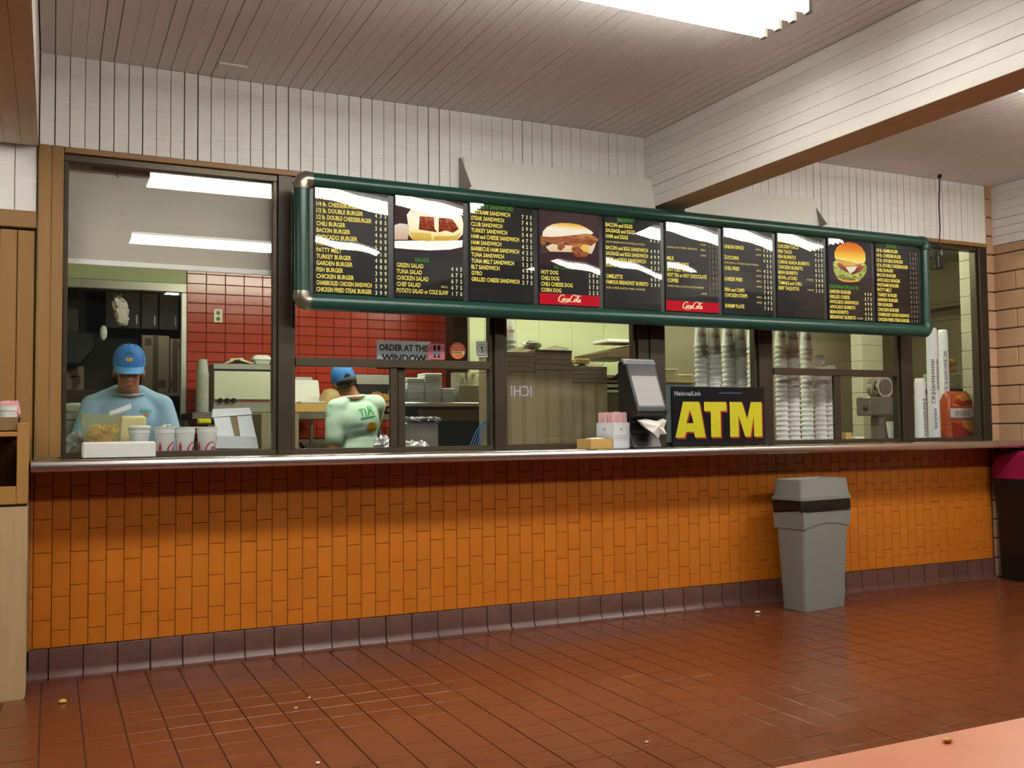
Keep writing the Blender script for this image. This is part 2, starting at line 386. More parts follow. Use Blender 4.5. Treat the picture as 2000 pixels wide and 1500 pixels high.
# wall left of the wood post: white boards over a brown door head
wall_left = struct('wall_left', (-.9, 0, 0))
MB().box(-2.4, XL-.002, .014, .08, 0, ZC).build('backing', BROWN_WOOD, wall_left)
wl = [chamfer_mesh('plank', PW*1.4-g, ZC-2.355, .014, .0015) for g in (.001, .003)]
for k in range(8): piece('plank', wl[k % 2], WHITE_PAINT, wall_left, (-.13-.1*k, .014, (2.355+ZC)/2))
door = struct('door_1', (-.7, 0, 0))
MB().rbox(-1.6, -.078, -.03, .012, 2.265, 2.352, .004).build('door_head', BROWN_WOOD, door)
for k, x in enumerate((-.124, -.203, -.29, -.37)): MB().rbox(x-.0385, x+.0375, -.012, .012, 0, 2.255, .003).build('door_board', BROWN_WOOD, door)
# --- ceiling beams
def beam(x0, x1, name='ceiling_beam'):
    b = struct(name, (x0, -3, BEAM_Z))
    MB().box(x0+.016, x1-.016, -7, -.002, BEAM_Z+.004, ZC+.01).build('core', GAP_DARK, b)
    n = 7; h = (ZC-BEAM_Z)/n; va = []
    for g in (.001, .0015, .003):
        m = MB().rbox(0, .016, -7, -.002, 0, h-g, .0012); va.append(m.mesh('board'))
    for k in range(n):
        piece('board', random.choice(va), BEAM_PAINT, b, (x0, 0, BEAM_Z+k*h)); piece('board', random.choice(va), BEAM_PAINT, b, (x1-.016, 0, BEAM_Z+k*h))
    nb = 3; w = (x1-x0)/nb
    for k in range(nb): MB().rbox(x0+k*w+.0008, x0+(k+1)*w-.0008, -6.99, -.003, BEAM_Z-.0015, BEAM_Z+.0045, .0006).build('soffit_board', BROWN_SOFFIT, b)
BROWN_SOFFIT = mat('soffit_board_paint', (224, 222, 204), .6, bump=.15, bscale=12, stretch=(6, .6, 1), vary=.1)
beam(-.305, XL); beam(3.600, 3.832); beam(6.970, 7.2)
# --- white light shield above the menu board: leaning board with two end cheeks
def shield(xa, xb, cheek):
    ym, yt = -.105, -.055; z0, z1 = 2.665, 2.885
    mb = MB(); mb.prism([(yt, z1), (yt-.016, z1), (ym-.016, z0), (ym, z0)], 'x', xa, xb)
    t = struct('trim_1' if xa < 3 else 'trim_2', ((xa+xb)/2, -.06, z0))
    mb.build('board', mat('shield_paint', (222, 220, 212), .5, bump=.08, bscale=20), t)
    c = cheek; MB().prism([(-.004, z1+.004), (-.03, z1+.004), (-.19, z0+.012), (-.004, z0-.004)], 'x', c-.003, c+.003).build('cheek', mat('shield_cheek', (150, 140, 130), .6), t)
shield(2.245, 3.598, 2.243); shield(3.834, 5.015, 5.018)
# --- brown wood posts and head trim round the windows
posts = struct('trim_3', (0, 0, 1.1))
pxs = (XL+.002, -.012, .044)
for a, b in zip(pxs[:-1], pxs[1:]): MB().rbox(a+.001, b-.0005, -.028, .07, 1.105, ZP-.004, .003).build('post_board', BROWN_WOOD, posts)
MB().rbox(.046, 6.90, -.016, .07, 2.672, ZP-.003, .003).build('head_board', BROWN_WOOD, posts)
# --- orange tiled counter front
wall_counter = struct('wall_counter', (3.5, 0, 0))
MB().box(-2.2, 6.89, 0.006, .09, 0, 1.04).build('backing', GROUT, wall_counter)
TW, TH = .0846, .168
tile_o = chamfer_mesh('tile', TW-.0025, TH-.0025, .011, .002); cnt = 0; rest = MB()
for i in range(-4, 83):
    x = -.075+TW*(i+.5)
    if x+TW/2 > 6.89: break
    for j in range(-1, 7):
        z0 = .153+j*TH-(TH/2 if i % 2 else .03); z1 = z0+TH; a, b = max(z0, .153), min(z1, 1.045)
        if b-a < .02: continue
        if cnt < 300:
            cnt += 1
            me = tile_o if b-a > TH-.001 else chamfer_mesh('tile', TW-.0025, b-a-.0025, .011, .002)
            piece('tile', me, ORANGE_TILE, wall_counter, (x, .006+random.uniform(-.0007, .0007), (a+b)/2))
        else:
            d = random.uniform(-.0007, .0007); w = TW/2-.00125; c = .002
            for p, qd in (((x-w, a+.00125), (x+w, b-.00125)),):
                rest.add([(p[0], .006, p[1]), (qd[0], .006, p[1]), (qd[0], .006, qd[1]), (p[0], .006, qd[1]), (p[0], -.003+d, p[1]), (qd[0], -.003+d, p[1]), (qd[0], -.003+d, qd[1]), (p[0], -.003+d, qd[1]),
                          (p[0]+c, -.005+d, p[1]+c), (qd[0]-c, -.005+d, p[1]+c), (qd[0]-c, -.005+d, qd[1]-c), (p[0]+c, -.005+d, qd[1]-c)],
                         [(0, 1, 5, 4), (1, 2, 6, 5), (2, 3, 7, 6), (3, 0, 4, 7), (4, 5, 9, 8), (5, 6, 10, 9), (6, 7, 11, 10), (7, 4, 8, 11), (8, 9, 10, 11)])
rest.build('tile_field', ORANGE_TILE, wall_counter, None, kind='stuff')
# --- cove base of maroon tiles
bb = struct('baseboard_front', (3.5, -.02, 0))
prof = [(.005, .151), (-.012, .151), (-.014, .147), (-.014, .05), (-.020, .025), (-.034, .008), (-.055, .001), (-.055, -.004), (.005, -.004)]
base_me = []
for g in (.004, .006, .009):
    mb = MB(); mb.prism(prof, 'x', -tp/2+g/2, tp/2-g/2); base_me.append(mb.mesh('base_tile', smooth=30))
MB().box(-2.2, 6.97, .004, .006, 0, .15).build('backing', GROUT, bb)
x = -.56
while x < 6.95: piece('base_tile', random.choice(base_me), BASE_TILE, bb, (x, .002, 0)); x += tp
# --- right wall of tan slump block, coming forward from the counter
wall_right = struct('wall_right', (XR, -1, 0))
MB().box(XR+.012, XR+.2, -3.0, .06, 0, BEAM_Z-.006).build('backing', MORTAR, wall_right); MB().box(6.905, XR+.1, .012, .06, 0, ZC).build('backing', MORTAR, wall_right)
ch = .154; rows = int(ZC/ch)
blk = MB().rbox(0, .1, -.397, -.001, .004, ch-.004, .006).mesh('block', smooth=30); blk0 = MB().rbox(0, .1, -.197, -.001, .004, ch-.004, .006).mesh('block', smooth=30)
pier = MB().rbox(6.897-XR, .006, -.008, .05, .004, ch-.004, .006).mesh('block', smooth=30)
for r in range(rows+1):
    z = r*ch
    if z+ch > ZC+.01: break
    y = 0 if z+ch < BEAM_Z else -9
    if r % 2 and y == 0: piece('block', blk0, BLOCK_TAN, wall_right, (XR+random.uniform(-.002, .002), 0, z)); y = -.2
    while y > -2.9: piece('block', blk, BLOCK_TAN, wall_right, (XR+random.uniform(-.002, .002), y, z)); y -= .4
    piece('block', pier, BLOCK_TAN, wall_right, (XR, 0, z))
MB().box(6.899, XR+.1, -.007, .05, rows*ch, ZC-.002).build('top_course', BLOCK_TAN, wall_right); MB().box(XR-.001, XR+.1, -2.9, -.001, 17*ch+.004, BEAM_Z-.004).build('top_course', BLOCK_TAN, wall_right)

# --- stainless ledge
led = thing('counter_ledge', 'long stainless steel serving ledge with rolled front edge above the orange tiles', 'counter', (3.4, -.16, 1.045))
mb = MB(); pf = [(.04, 1.0985), (-.31, 1.100), (-.322, 1.097), (-.328, 1.089), (-.330, 1.07), (-.328, 1.052), (-.322, 1.046), (-.312, 1.044), (.04, 1.046)]
mb.prism(pf, 'x', -.086, 6.978); mb.build('top', STEEL, led, 50)

# --- windows
def window(n, x0, x1, stiles=(), z_tr=None, open_left=None):
    w = struct('window_%d' % n, ((x0+x1)/2, .03, 1.1)); zt = 2.672
    F = lambda nm, a, b, c, d, y0=.005, y1=.065: MB().rbox(a, b, y0, y1, c, d, .002).build(nm, BRONZE, w)
    F('sill_rail', x0, x1, 1.099, 1.129); F('head_rail', x0, x1, 2.636, zt-.001)
    F('side_rail', x0, x0+.022, 1.129, 2.636, .01); F('side_rail', x1-.022, x1, 1.129, 2.636, .01)
    g = lambda a, b, c, d, y=.035: MB().box(a, b, y-.003, y+.003, c, d).build('pane', GLASS, w)
    if z_tr is None: g(x0+.02, x1-.02, 1.128, 2.637); return w
    F('transom_rail', x0+.022, x1-.022, z_tr-.048, z_tr, -.004, .068); g(x0+.02, x1-.02, z_tr-.002, 2.637)
    for a, b, y in stiles: MB().rbox(a, b, y-.014, y+.014, 1.129, z_tr-.048, .002).build('meeting_stile', BRONZE, w)
    return w
WX = [(.046, 1.137), (1.218, 2.465), (2.540, 3.512), (3.722, 4.525), (4.645, 5.905), (6.025, 6.80)]
window(1, *WX[0])
w2 = window(2, *WX[1], stiles=((1.800, 1.842, .022), (1.858, 1.902, .050)), z_tr=1.645)
MB().box(1.90, 2.445, .047, .053, 1.129, 1.597).build('pane', GLASS, w2)
window(3, *WX[2]); window(4, *WX[3])
w5 = window(5, *WX[4], stiles=((5.24, 5.30, .022),), z_tr=1.648)
MB().box(4.665, 5.25, .019, .025, 1.129, 1.60).build('pane', GLASS, w5); MB().box(5.29, 5.885, .047, .053, 1.129, 1.60).build('pane', GLASS, w5)
window(6, *WX[5])
mul = struct('trim_4', (3.5, .02, 1.1))
MULL = mat('dark_bronze_mullion', (60, 52, 42), .4, .4)
for a, b, y in ((1.139, 1.216, -.012), (2.467, 2.538, -.012), (3.514, 3.60, -.012), (3.602, 3.720, -.022), (4.527, 4.643, -.012), (5.907, 6.023, -.012), (6.802, 6.893, -.012)):
    MB().rbox(a, b, y, .068, 1.1015, 2.671, .003).build('mullion', MULL, mul)

# ================================================================== KITCHEN SHELL
KZ = 2.95
kw = struct('wall_back', (3, 3.2, 0))
MB().box(1.036, 3.45, 3.206, 3.3, 0, 2.06).build('backing', RED_GROUT, kw); MB().box(1.036, 3.45, 3.206, 3.3, 2.06, KZ).build('backing', RED_GROUT, kw)
rt = chamfer_mesh('tile', .16-.004, .084-.004, .010, .0025)
hole = (at(698, 727, 3.2), at(768, 795, 3.2))
for i in range(15):
    for j in range(19):
        x = 1.036+.16*(i+.5); z = 1.16+.084*(j+.5)
        if z > 2.66: continue
        if hole[0].x-.03 < x < hole[1].x+.03 and hole[1].z-.03 < z < hole[0].z+.01: continue
        piece('tile', rt, RED_TILE, kw, (x, 3.206+random.uniform(-.0008, .0008), z))
MB().box(1.036, 3.436, 3.19, 3.206, .3, 1.155).build('lower_panel', STEEL_DULL, kw)
# black pass-through opening in the red tiles
pt = struct('window_7', (hole[0].x+.2, 3.2, hole[1].z))
a, b = hole; MB().box(a.x-.02, b.x+.02, 3.185, 3.207, a.z-.11, a.z-.02).build('hood_lip', STEEL_DULL, pt)
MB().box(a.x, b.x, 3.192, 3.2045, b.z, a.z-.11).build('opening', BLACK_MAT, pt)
# doorway in the back wall, left
dr = struct('door_2', (.57, 3.2, 0)); D = [at(140, 552, 3.2), at(366, 557, 3.2)]
dz = 2.46
MB().rbox(.06, 1.034, 3.16, 3.22, dz-.045, dz+.035, .006).build('door_frame_head', STEEL_DULL, dr)
MB().rbox(.985, 1.034, 3.16, 3.22, 0, dz-.045, .006).build('door_frame_post', STEEL_DULL, dr)
MB().box(-.2, 1.034, 3.206, 3.3, dz+.035, KZ).build('wall_over_door', CREAM, kw)
MB().box(-.2, .06, 3.206, 3.3, 0, dz+.035).build('wall_beside_door', CREAM, kw)
# store room beyond the doorway
st = struct('wall_store', (.6, 5.6, 0))
MB().box(-1.2, 2.2, 5.6, 5.7, 0, KZ).build('store_back', OLIVE, st); MB().box(-1.3, -1.2, 3.3, 5.7, 0, KZ).build('store_side', OLIVE, st); MB().box(2.2, 2.3, 3.3, 5.7, 0, KZ).build('store_side', OLIVE, st)
MB().box(-1.3, 2.3, 3.3, 5.7, KZ, KZ+.05).build('store_ceiling', OLIVE, st)
# dark end panel, then cream partition further right
MB().box(3.41, 3.64, 3.0, 3.3, 0, KZ).build('dark_end_panel', DARKBROWN, kw)
PB = 2.3
pc = struct('wall_partition', (5, PB, 0))
x0 = at(917, 650, PB).x; x1 = at(1297, 650, PB).x; x2 = at(1683, 700, PB).x
w = (x1-x0)/6
for k in range(6): MB().rbox(x0+k*w+.001, x0+(k+1)*w-.001, PB, PB+.05, 0, KZ-.01, .003).build('panel', CREAM, pc)
for k in range(3): MB().rbox(x1+k*(x2-x1)/3+.001, x1+(k+1)*(x2-x1)/3-.001, PB, PB+.05, 0, KZ-.01, .003).build('panel', GREYTAN, pc)
MB().box(x2, 9.0, PB+.6, PB+.7, 0, KZ).build('panel', CREAM, pc)
# block pier in the kitchen and white block end of the right wall
def block_pier(name, x0, x1, y0, y1, zt):
    p = struct(name, ((x0+x1)/2, (y0+y1)/2, 0)); MB().box(x0+.004, x1-.004, y0+.004, y1-.004, 0, zt).build('mortar', mat('pale_mortar', (150, 146, 120), .9), p)
    me = MB().rbox(x0, x1, y0, y1, .0015, .1525, .004).mesh('block', smooth=30); z = 0
    while z+.154 < zt: piece('block', me, BLOCK_WHITE, p, (0, 0, z)); z += .154
a = at(1683, 700, 1.5).x; b = at(1716, 700, 1.5).x
block_pier('wall_pier', a, b+.06, 1.5, 1.64, KZ-.02)
block_pier('wall_end', 6.985, 7.18, .075, .335, KZ-.02)
ks = struct('wall_kitchen_side', (8.6, 1.5, 0))
MB().box(8.6, 8.7, .0, 3.3, 0, KZ).build('side_wall', mat('tan_cream_paint', (176, 170, 136), .6, vary=.05, vscale=2), ks)
for z in (2.34, 2.52): MB().box(8.585, 8.60, .2, 2.9, z, z+.008).build('wall_joint', GREYTAN, ks)
MB().box(7.19, 8.7, .06, .16, 0, KZ).build('return_wall', CREAM, ks)
rp = MB().tube([(8.45, .3, 2.44), (8.45, 2.8, 2.44)], .022, 12)
solid('ceiling_pipe', rp, BLACK, 'black pipe running along the cream wall behind the right window', 'pipe')
kl = struct('wall_kitchen_left', (-.25, 1.6, 0)); MB().box(-.3, -.2, .08, 3.3, 0, KZ).build('side_wall', CREAM, kl)
kc = struct('ceiling_kitchen', (4, 1.6, KZ)); MB().box(-.3, 8.7, .06, 3.4, KZ, KZ+.06).build('ceiling_panel', CREAM, kc)
# inner work counter below the windows
ic = thing('inner_counter', 'long steel work counter just inside the serving windows', 'counter', (3.6, .4, 0))
MB().rbox(.05, 1.75, .095, .52, 1.05, 1.085, .004).build('top', STEEL_DULL, ic); MB().rbox(2.62, 6.9, .095, .80, 1.05, 1.085, .004).build('top', STEEL_DULL, ic)
MB().box(.05, 1.7, .10, .50, 0, 1.05).build('cabinet', STEEL_DULL, ic); MB().box(2.62, 6.85, .10, .76, 0, 1.05).build('cabinet', STEEL_DULL, ic)

# ================================================================== LAMPS
HALL_T = glow('hall_tube_light', (255, 250, 238), HALL_TUBE)
KIT_T = glow('kitchen_tube_light', (255, 255, 226), KITCHEN_TUBE)
FIXT = mat('white_fixture_enamel', (215, 215, 210), .4)
def fixture(name, label, x0, x1, yc, zt, m, n=4, sp=.1, group=None):
    t = thing(name, label, 'ceiling light', ((x0+x1)/2, yc, zt-.1), group)
    w = sp*(n-1)/2+.07
    MB().rbox(x0-.02, x1+.02, yc-w, yc+w, zt-.06, zt-.002, .006).build('housing', FIXT, t)
    for k in range(n):
        y = yc+sp*(k-(n-1)/2)
        mb = MB(); mb.T = Matrix.Translation((x0, y, zt-.092)) @ Matrix.Rotation(pi/2, 4, 'Y')
        L = x1-x0; mb.lathe([(.010, 0), (.017, .006), (.019, .02), (.019, L-.02), (.017, L-.006), (.010, L)], seg=12); mb.build('tube', m, t)
        for xx in (x0-.006, x1+.006): MB().rbox(xx-.012, xx+.012, y-.018, y+.018, zt-.115, zt-.058, .003).build('lamp_holder', mat('lamp_holder_grey', (120, 116, 110), .5), t)
    return t
G = 'fluorescent fixtures on the plank ceiling'
fixture('ceiling_light', 'added fluorescent fixture in the bay left of the leftmost beam, just out of view', -3.1, -.7, -2.03, ZC, HALL_T, group=G)  # added out of view to brighten the white wall and cabinet at left
fixture('ceiling_light', 'white four-tube fluorescent fixture on the plank ceiling, left of the big beam', .62, 3.03, -2.03, ZC, HALL_T, group=G)
fixture('ceiling_light', 'fluorescent fixture peeping out below the beam at the top right', 4.35, 6.76, -2.03, ZC, HALL_T, group=G)
fixture('ceiling_light', 'second-row fluorescent fixture seen only as a reflection in the leftmost window', .66, 3.07, -4.4, ZC, HALL_T, group=G)
fixture('ceiling_light', 'second-row fluorescent fixture behind the beam, seen only in the menu reflections', 4.35, 6.76, -4.4, ZC, HALL_T, group=G)
GK = 'kitchen ceiling fixtures'
fixture('kitchen_light', 'kitchen fluorescent fixture above the red tiled back area', 1.2, 2.4, 1.05, KZ, KIT_T, 2, .12, GK)
fixture('kitchen_light', 'kitchen fluorescent fixture above the cardboard boxes', 3.3, 4.5, .95, KZ, KIT_T, 2, .12, GK)
fixture('kitchen_light', 'kitchen fluorescent fixture above the cups at the right end', 5.6, 6.8, 1.0, KZ, KIT_T, 1, .12, GK)
q = at(336, 580, 3.95)
fixture('store_light', 'small lit tube fixture in the dark store room behind the doorway', q.x-.06, q.x+.06, 3.95, q.z+.14, glow('store_tube', (250, 255, 240), 60), 3, .06)
q = at(1020, 763, .035)
# lit sign across the hall, mirrored in the third window

# ================================================================== MENU BOARD
MY = -.25                                             # plane of the panel faces
menu = thing('menu_board', 'long backlit menu board with ten panels in a rounded dark green frame', 'menu board', (3.5, -.17, 1.9))
X0, X1, Z0, Z1 = 1.262, 5.878, 1.975, 2.568
MB().box(X0-.02, X1+.02, MY+.012, -.06, Z0-.03, Z1+.03).build('housing', BLACK_MAT, menu)
def half_rail(name, p0, p1, r, rz):                  # fat rounded rail
    MB().tube([p0, p1], r, 16).build(name, GREEN_TUBE, menu, 60)
rz_ = .043; cy = MY+.005
half_rail('top_rail', (X0-.03, cy, Z1+.03), (X1+.03, cy, Z1+.03), rz_, 0)
half_rail('bottom_rail', (X0-.03, cy, Z0-.045), (X1+.03, cy, Z0-.045), rz_+.004, 0)
half_rail('side_rail', (X0-.045, cy, Z0-.03), (X0-.045, cy, Z1+.02), rz_, 0)
half_rail('side_rail', (X1+.035, cy, Z0-.03), (X1+.035, cy, Z1+.02), rz_*.8, 0)
CORNER = mat('ribbed_chrome_corner', (140, 134, 122), .32, .8)
for x, z, m, s1, s2 in ((X0-.045, Z1+.03, CORNER, 1, -1), (X0-.045, Z0-.045, CORNER, 1, 1), (X1+.035, Z1+.03, GREEN_TUBE, -1, -1), (X1+.035, Z0-.045, GREEN_TUBE, -1, 1)):
    pts = [(x, cy, z+s2*.055), (x, cy, z+s2*.025), (x+s1*.008, cy, z+s2*.008), (x+s1*.025, cy, z), (x+s1*.055, cy, z)]
    mb = MB().tube(pts, [.0455, .049, .0475, .049, .0455], 16); mb.ell((x+s1*.01, cy, z+s2*.01), (.047, .047, .047), 16, 10); mb.build('corner_cap', m, menu, 50)
MB().box(X0-.005, X1+.005, MY+.004, MY+.013, Z0-.012, Z1+.012).build('inner_frame', BLACK, menu)
PITCH_ = .4585
PANEL_BLACK = mat('menu_panel_black', (15, 16, 20), .4, spec=.2)
YEL = glow('backlit_yellow_letters', (246, 222, 96), 1.05); YELS = glow('backlit_small_letters', (226, 200, 110), .9)
WHT = glow('backlit_price_digits', (240, 232, 170), 1.0); GRN = glow('backlit_green_heading', (84, 170, 60), .75)
REDP = glow('backlit_red_strip', (216, 32, 48), .8); CREAMP = glow('backlit_cream_script', (250, 226, 170), 1.0)
DIMW = glow('dim_price_digits', (170, 160, 120), .55)
TRACK = mat('letter_track', (28, 29, 34), .4, spec=.25)
def uvmap(crop, corners):                             # crop pixel -> (u, v) in the panel, 0..1, v downwards
    (tl, tr, bl, br) = corners
    def f(x, y):
        u = .5; v = .5
        for _ in range(8):
            px = (1-v)*((1-u)*tl[0]+u*tr[0])+v*((1-u)*bl[0]+u*br[0]); py = (1-v)*((1-u)*tl[1]+u*tr[1])+v*((1-u)*bl[1]+u*br[1])
            u += (x-px)/(tr[0]-tl[0]); v += (y-py)/(bl[1]-tl[1])
        return u, v
    return f
def panel(i, rows, heading=None, pic=None, red=False, top=.03, price_m=None, bow=.0050):
    x0 = 1.281+PITCH_*i; w = .424; z1 = 2.562; h = .582; z0 = z1-h
    p = MB().rbox(x0, x0+w, MY-.004, MY+.004, z0, z1, .002).build('menu_panel', PANEL_BLACK, menu)
    p['label'] = ['panel of burgers with fourteen yellow lines', 'panel with sandwich photograph over salads', 'panel of specialty sandwiches', 'panel with bacon roll photograph over hot dogs and a red strip',
                  'panel of breakfast dishes', 'panel of drinks with a red strip at the foot', 'panel of fries and plates', 'panel of tacos and burritos', 'panel with hamburger photograph', 'last panel of burgers'][i]
    at2 = lambda u, v, d=0: (x0+u, MY-.0046-d, z1-v)
    pitch = .0362
    tr = MB(); n0 = 0 if not pic else 9
    for k in range(n0, 16): tr.box(x0+.004, x0+w-.004, MY-.0052, MY-.0035, z1-(k+1)*pitch-.0015, z1-(k+1)*pitch)
    tr.build('letter_track', TRACK, p, None)
    Y = Flat(); Ys = Flat(); Wd = Flat(); Hd = Flat()
    for r, name, price, extra in rows:
        v = top+pitch*(r+.5)
        if name:
            small = name.startswith('~'); t = name.lstrip('~')
            if small: Ys.text(t, .014, -v-.007, .013, .29, .85, .012)
            else: Y.text(t, .014, -v-.0125, .0245, .312 if not extra else .245, .74, .022)
        if extra: Ys.text(extra, .326, -v-.009, .0125, .06, .9, .012, 'r')
        if price:
            for k, c in enumerate(price): Wd.text(c, .352+.0275*k+(.0275 if len(price) == 2 else 0), -v-.0155, .0235, None, .78, .02, 'c')
    if heading:
        r, t = heading; v = top+pitch*(r+.5); Hd.text(t, .165 if len(t) < 14 else .15, -v-.0125, .0245, .28, .72, .012, 'c')
    fl = lambda u, v: at2(u, -v)
    if Y.v: Y.lay(fl, 'lettering', YEL, p)
    if Ys.v: Ys.lay(fl, 'small_lettering', YELS, p)
    if Wd.v: Wd.lay(fl, 'price_digits', price_m or WHT, p)
    if Hd.v: Hd.lay(fl, 'heading', GRN, p)
    if red:
        Flat().rect(.002, -.578, w-.002, -.512).lay(fl, 'red_strip', REDP, p)
        cola_script(Flat(), .125, -.560, .046).lay(lambda u, v: at2(u, -v, .0008), 'script_lettering', CREAMP, p)
    if pic:
        f = uvmap(None, pic[0])
        for k, (nm, m, poly) in enumerate(pic[1]):
            F = Flat(); uv = [f(*q) for q in poly]; F.poly([(min(max(u, .003), .997)*w, -min(max(v, .003), .995)*h) for u, v in uv])
            F.lay(lambda u, v: at2(u, -v, .0006*k+.0004), nm, m, p)
    # bowed clear cover
    mb = MB(); nu, nv = 14, 14; vs = []; fs = []
    for b in range(nv+1):
        for a in range(nu+1):
            s, t = a/nu, b/nv
            S_, T_ = 2*s-1, 2*t-1; d = .0145-.003*T_+.0025*(1-S_*S_)+bow*(1-T_*T_)-.0035*S_*T_+.0006*sin(6*s+5*t+i*1.7)*(1-T_*T_)*(1-S_*S_)
            vs.append((x0+.004+s*(w-.008), MY-d, z0+.004+t*(h-.008)))
    for b in range(nv):
        for a in range(nu): k = b*(nu+1)+a; fs.append((k, k+1, k+nu+2, k+nu+1))
    mb.add(vs, fs); mb.build('clear_cover', ACRYLIC, p, 180)
PG = gradient_print
ink = lambda n, c, s=.8: glow(n, c, s)
bgp = lambda n, c: ink(n, c, .5)
P2C = ((135, 165), (955, 235), (140, 1350), (970, 1390)); P4C = ((95, 85), (908, 160), (105, 1358), (925, 1396)); P9C = ((722, 150), (1285, 205), (748, 1142), (1310, 1172))
pic2 = [('photo_background', bgp('photo_brown', (96, 72, 74)), [(135, 165), (955, 235), (960, 840), (138, 830)]),
        ('plate', ink('photo_white', (255, 250, 240), 1.1), [(130, 705), (300, 700), (950, 690), (945, 770), (800, 800), (550, 812), (300, 800), (135, 785)]),
        ('sauce_cup', PG('photo_cup', [(0, (236, 190, 160)), (.6, (250, 226, 190)), (1, (255, 250, 235))], .8), [(130, 520), (200, 500), (290, 510), (310, 600), (290, 690), (130, 690)]),
        ('bread', PG('photo_bread', [(0, (244, 200, 90)), (.35, (255, 240, 190)), (.7, (255, 248, 220)), (1, (250, 205, 120))], 1.1, .35, 5), [(280, 400), (330, 330), (380, 295), (470, 315), (560, 345), (620, 335), (700, 310), (780, 320), (880, 360), (940, 420), (955, 500), (950, 620), (880, 690), (700, 700), (560, 705), (350, 690), (310, 640), (300, 540)]),
        ('crust', PG('photo_crust', [(0, (236, 180, 60)), (1, (252, 226, 130))], .85, .6, 6), [(310, 580), (345, 605), (560, 610), (580, 680), (540, 705), (350, 690)]),
        ('crust', PG('photo_crust', [], 0), [(600, 650), (850, 640), (930, 600), (880, 690), (700, 700), (600, 690)]),
        ('meat', PG('photo_meat', [(.1, (120, 40, 34)), (.4, (196, 92, 60)), (.65, (150, 54, 44)), (.9, (214, 120, 84))], .75, 1.6, 7), [(430, 415), (600, 425), (605, 560), (640, 600), (560, 590), (420, 570)]),
        ('meat', PG('photo_meat', [], 0), [(655, 435), (810, 430), (860, 500), (900, 560), (830, 605), (740, 580), (655, 600)])]
bac = PG('photo_bacon', [(.1, (122, 52, 36)), (.35, (196, 116, 66)), (.6, (160, 78, 50)), (.9, (222, 150, 92))], .75, 1.4, 6)
pic4 = [('photo_background', bgp('photo_plum', (92, 66, 70)), [(95, 85), (908, 160), (918, 880), (100, 830)]),
        ('bottom_bun', PG('photo_bun_cut', [(0, (248, 210, 150)), (1, (255, 242, 214))], .85), [(190, 590), (300, 540), (560, 560), (800, 540), (868, 535), (850, 600), (810, 680), (700, 680), (560, 662), (240, 655)]),
        ('bacon', bac, [(118, 455), (250, 462), (380, 455), (500, 440), (640, 425), (760, 420), (830, 440), (900, 480), (905, 510), (860, 535), (800, 580), (740, 560), (560, 575), (300, 560), (210, 520), (150, 600), (125, 540)]),
        ('bacon', bac, [(345, 540), (430, 520), (445, 600), (385, 645), (345, 620)]), ('bacon', bac, [(530, 620), (560, 560), (620, 540), (700, 560), (765, 640), (745, 740), (640, 745), (560, 700)]),
        ('egg', ink('photo_egg', (252, 214, 110)), [(640, 600), (700, 550), (765, 590), (775, 665), (700, 655)]),
        ('top_bun', PG('photo_top_bun', [(0, (252, 236, 200)), (.55, (255, 246, 222)), (.85, (250, 200, 84)), (1, (236, 160, 50))], .95), [(140, 455), (150, 390), (200, 330), (280, 290), (390, 272), (520, 275), (640, 295), (740, 340), (810, 385), (830, 405), (800, 425), (740, 415), (640, 425), (500, 440), (380, 455), (250, 462)])]
pic9 = [('photo_background', bgp('photo_slate', (72, 64, 68)), [(722, 150), (1285, 205), (1298, 740), (738, 715)]),
        ('bottom_bun', PG('photo_low_bun', [(0, (240, 150, 60)), (1, (252, 210, 110))], .9), [(840, 620), (930, 650), (1050, 660), (1160, 640), (1120, 685), (1020, 695), (920, 685), (860, 655)]),
        ('lettuce', PG('photo_lettuce', [(.1, (110, 130, 50)), (.4, (222, 220, 110)), (.6, (140, 150, 60)), (.9, (236, 226, 130))], .8, 1.4, 9), [(797, 460), (830, 420), (900, 435), (1100, 475), (1190, 470), (1228, 500), (1217, 570), (1170, 645), (1050, 675), (930, 665), (850, 635), (808, 560)]),
        ('patty', PG('photo_patty', [(.2, (110, 40, 40)), (.6, (190, 90, 70)), (1, (214, 120, 80))], .7, 1, 6), [(840, 470), (900, 450), (1100, 480), (1195, 500), (1150, 560), (1050, 600), (940, 560), (870, 510)]),
        ('cheese', ink('photo_cheese', (244, 190, 80)), [(855, 435), (1000, 440), (1130, 470), (1060, 495), (940, 500)]),
        ('cheese_corner', ink('photo_cheese_corner', (255, 244, 214)), [(950, 508), (1105, 500), (1060, 560), (1010, 592)]),
        ('top_bun', PG('photo_burger_bun', [(0, (255, 226, 150)), (.25, (255, 214, 70)), (.6, (246, 150, 40)), (1, (222, 96, 40))], .95), [(815, 390), (812, 330), (850, 260), (920, 218), (1000, 205), (1090, 225), (1160, 275), (1200, 340), (1207, 420), (1190, 465), (1100, 470), (1000, 442), (900, 430), (830, 415)])]
R = lambda *a: a
rows1 = ['1/4 lb. HAMBURGER|310', '1/4 lb. CHEESEBURGER|345', '1/2 lb. DOUBLE BURGER|435', '1/2 lb. DOUBLE CHEESEBURGER|485', 'CHILI BURGER|360', 'BACON BURGER|460', 'AVOCADO BURGER|460', 'PASTRAMI BURGER|560', 'PATTY MELT|410',
         'TURKEY BURGER|480', 'GARDEN BURGER|480', 'FISH BURGER|399', 'CHICKEN BURGER|399', 'CHARBROILED CHICKEN SANDWICH|599', 'CHICKEN FRIED STEAK BURGER|399']
def rl(lst, start=1): return [(start+k, *(t.split('|')[:2]), (t.split('|')+[''])[2] if t.count('|') > 1 else '') for k, t in enumerate(lst)]
panel(0, rl(rows1), (0, 'BURGERS'), top=.0)
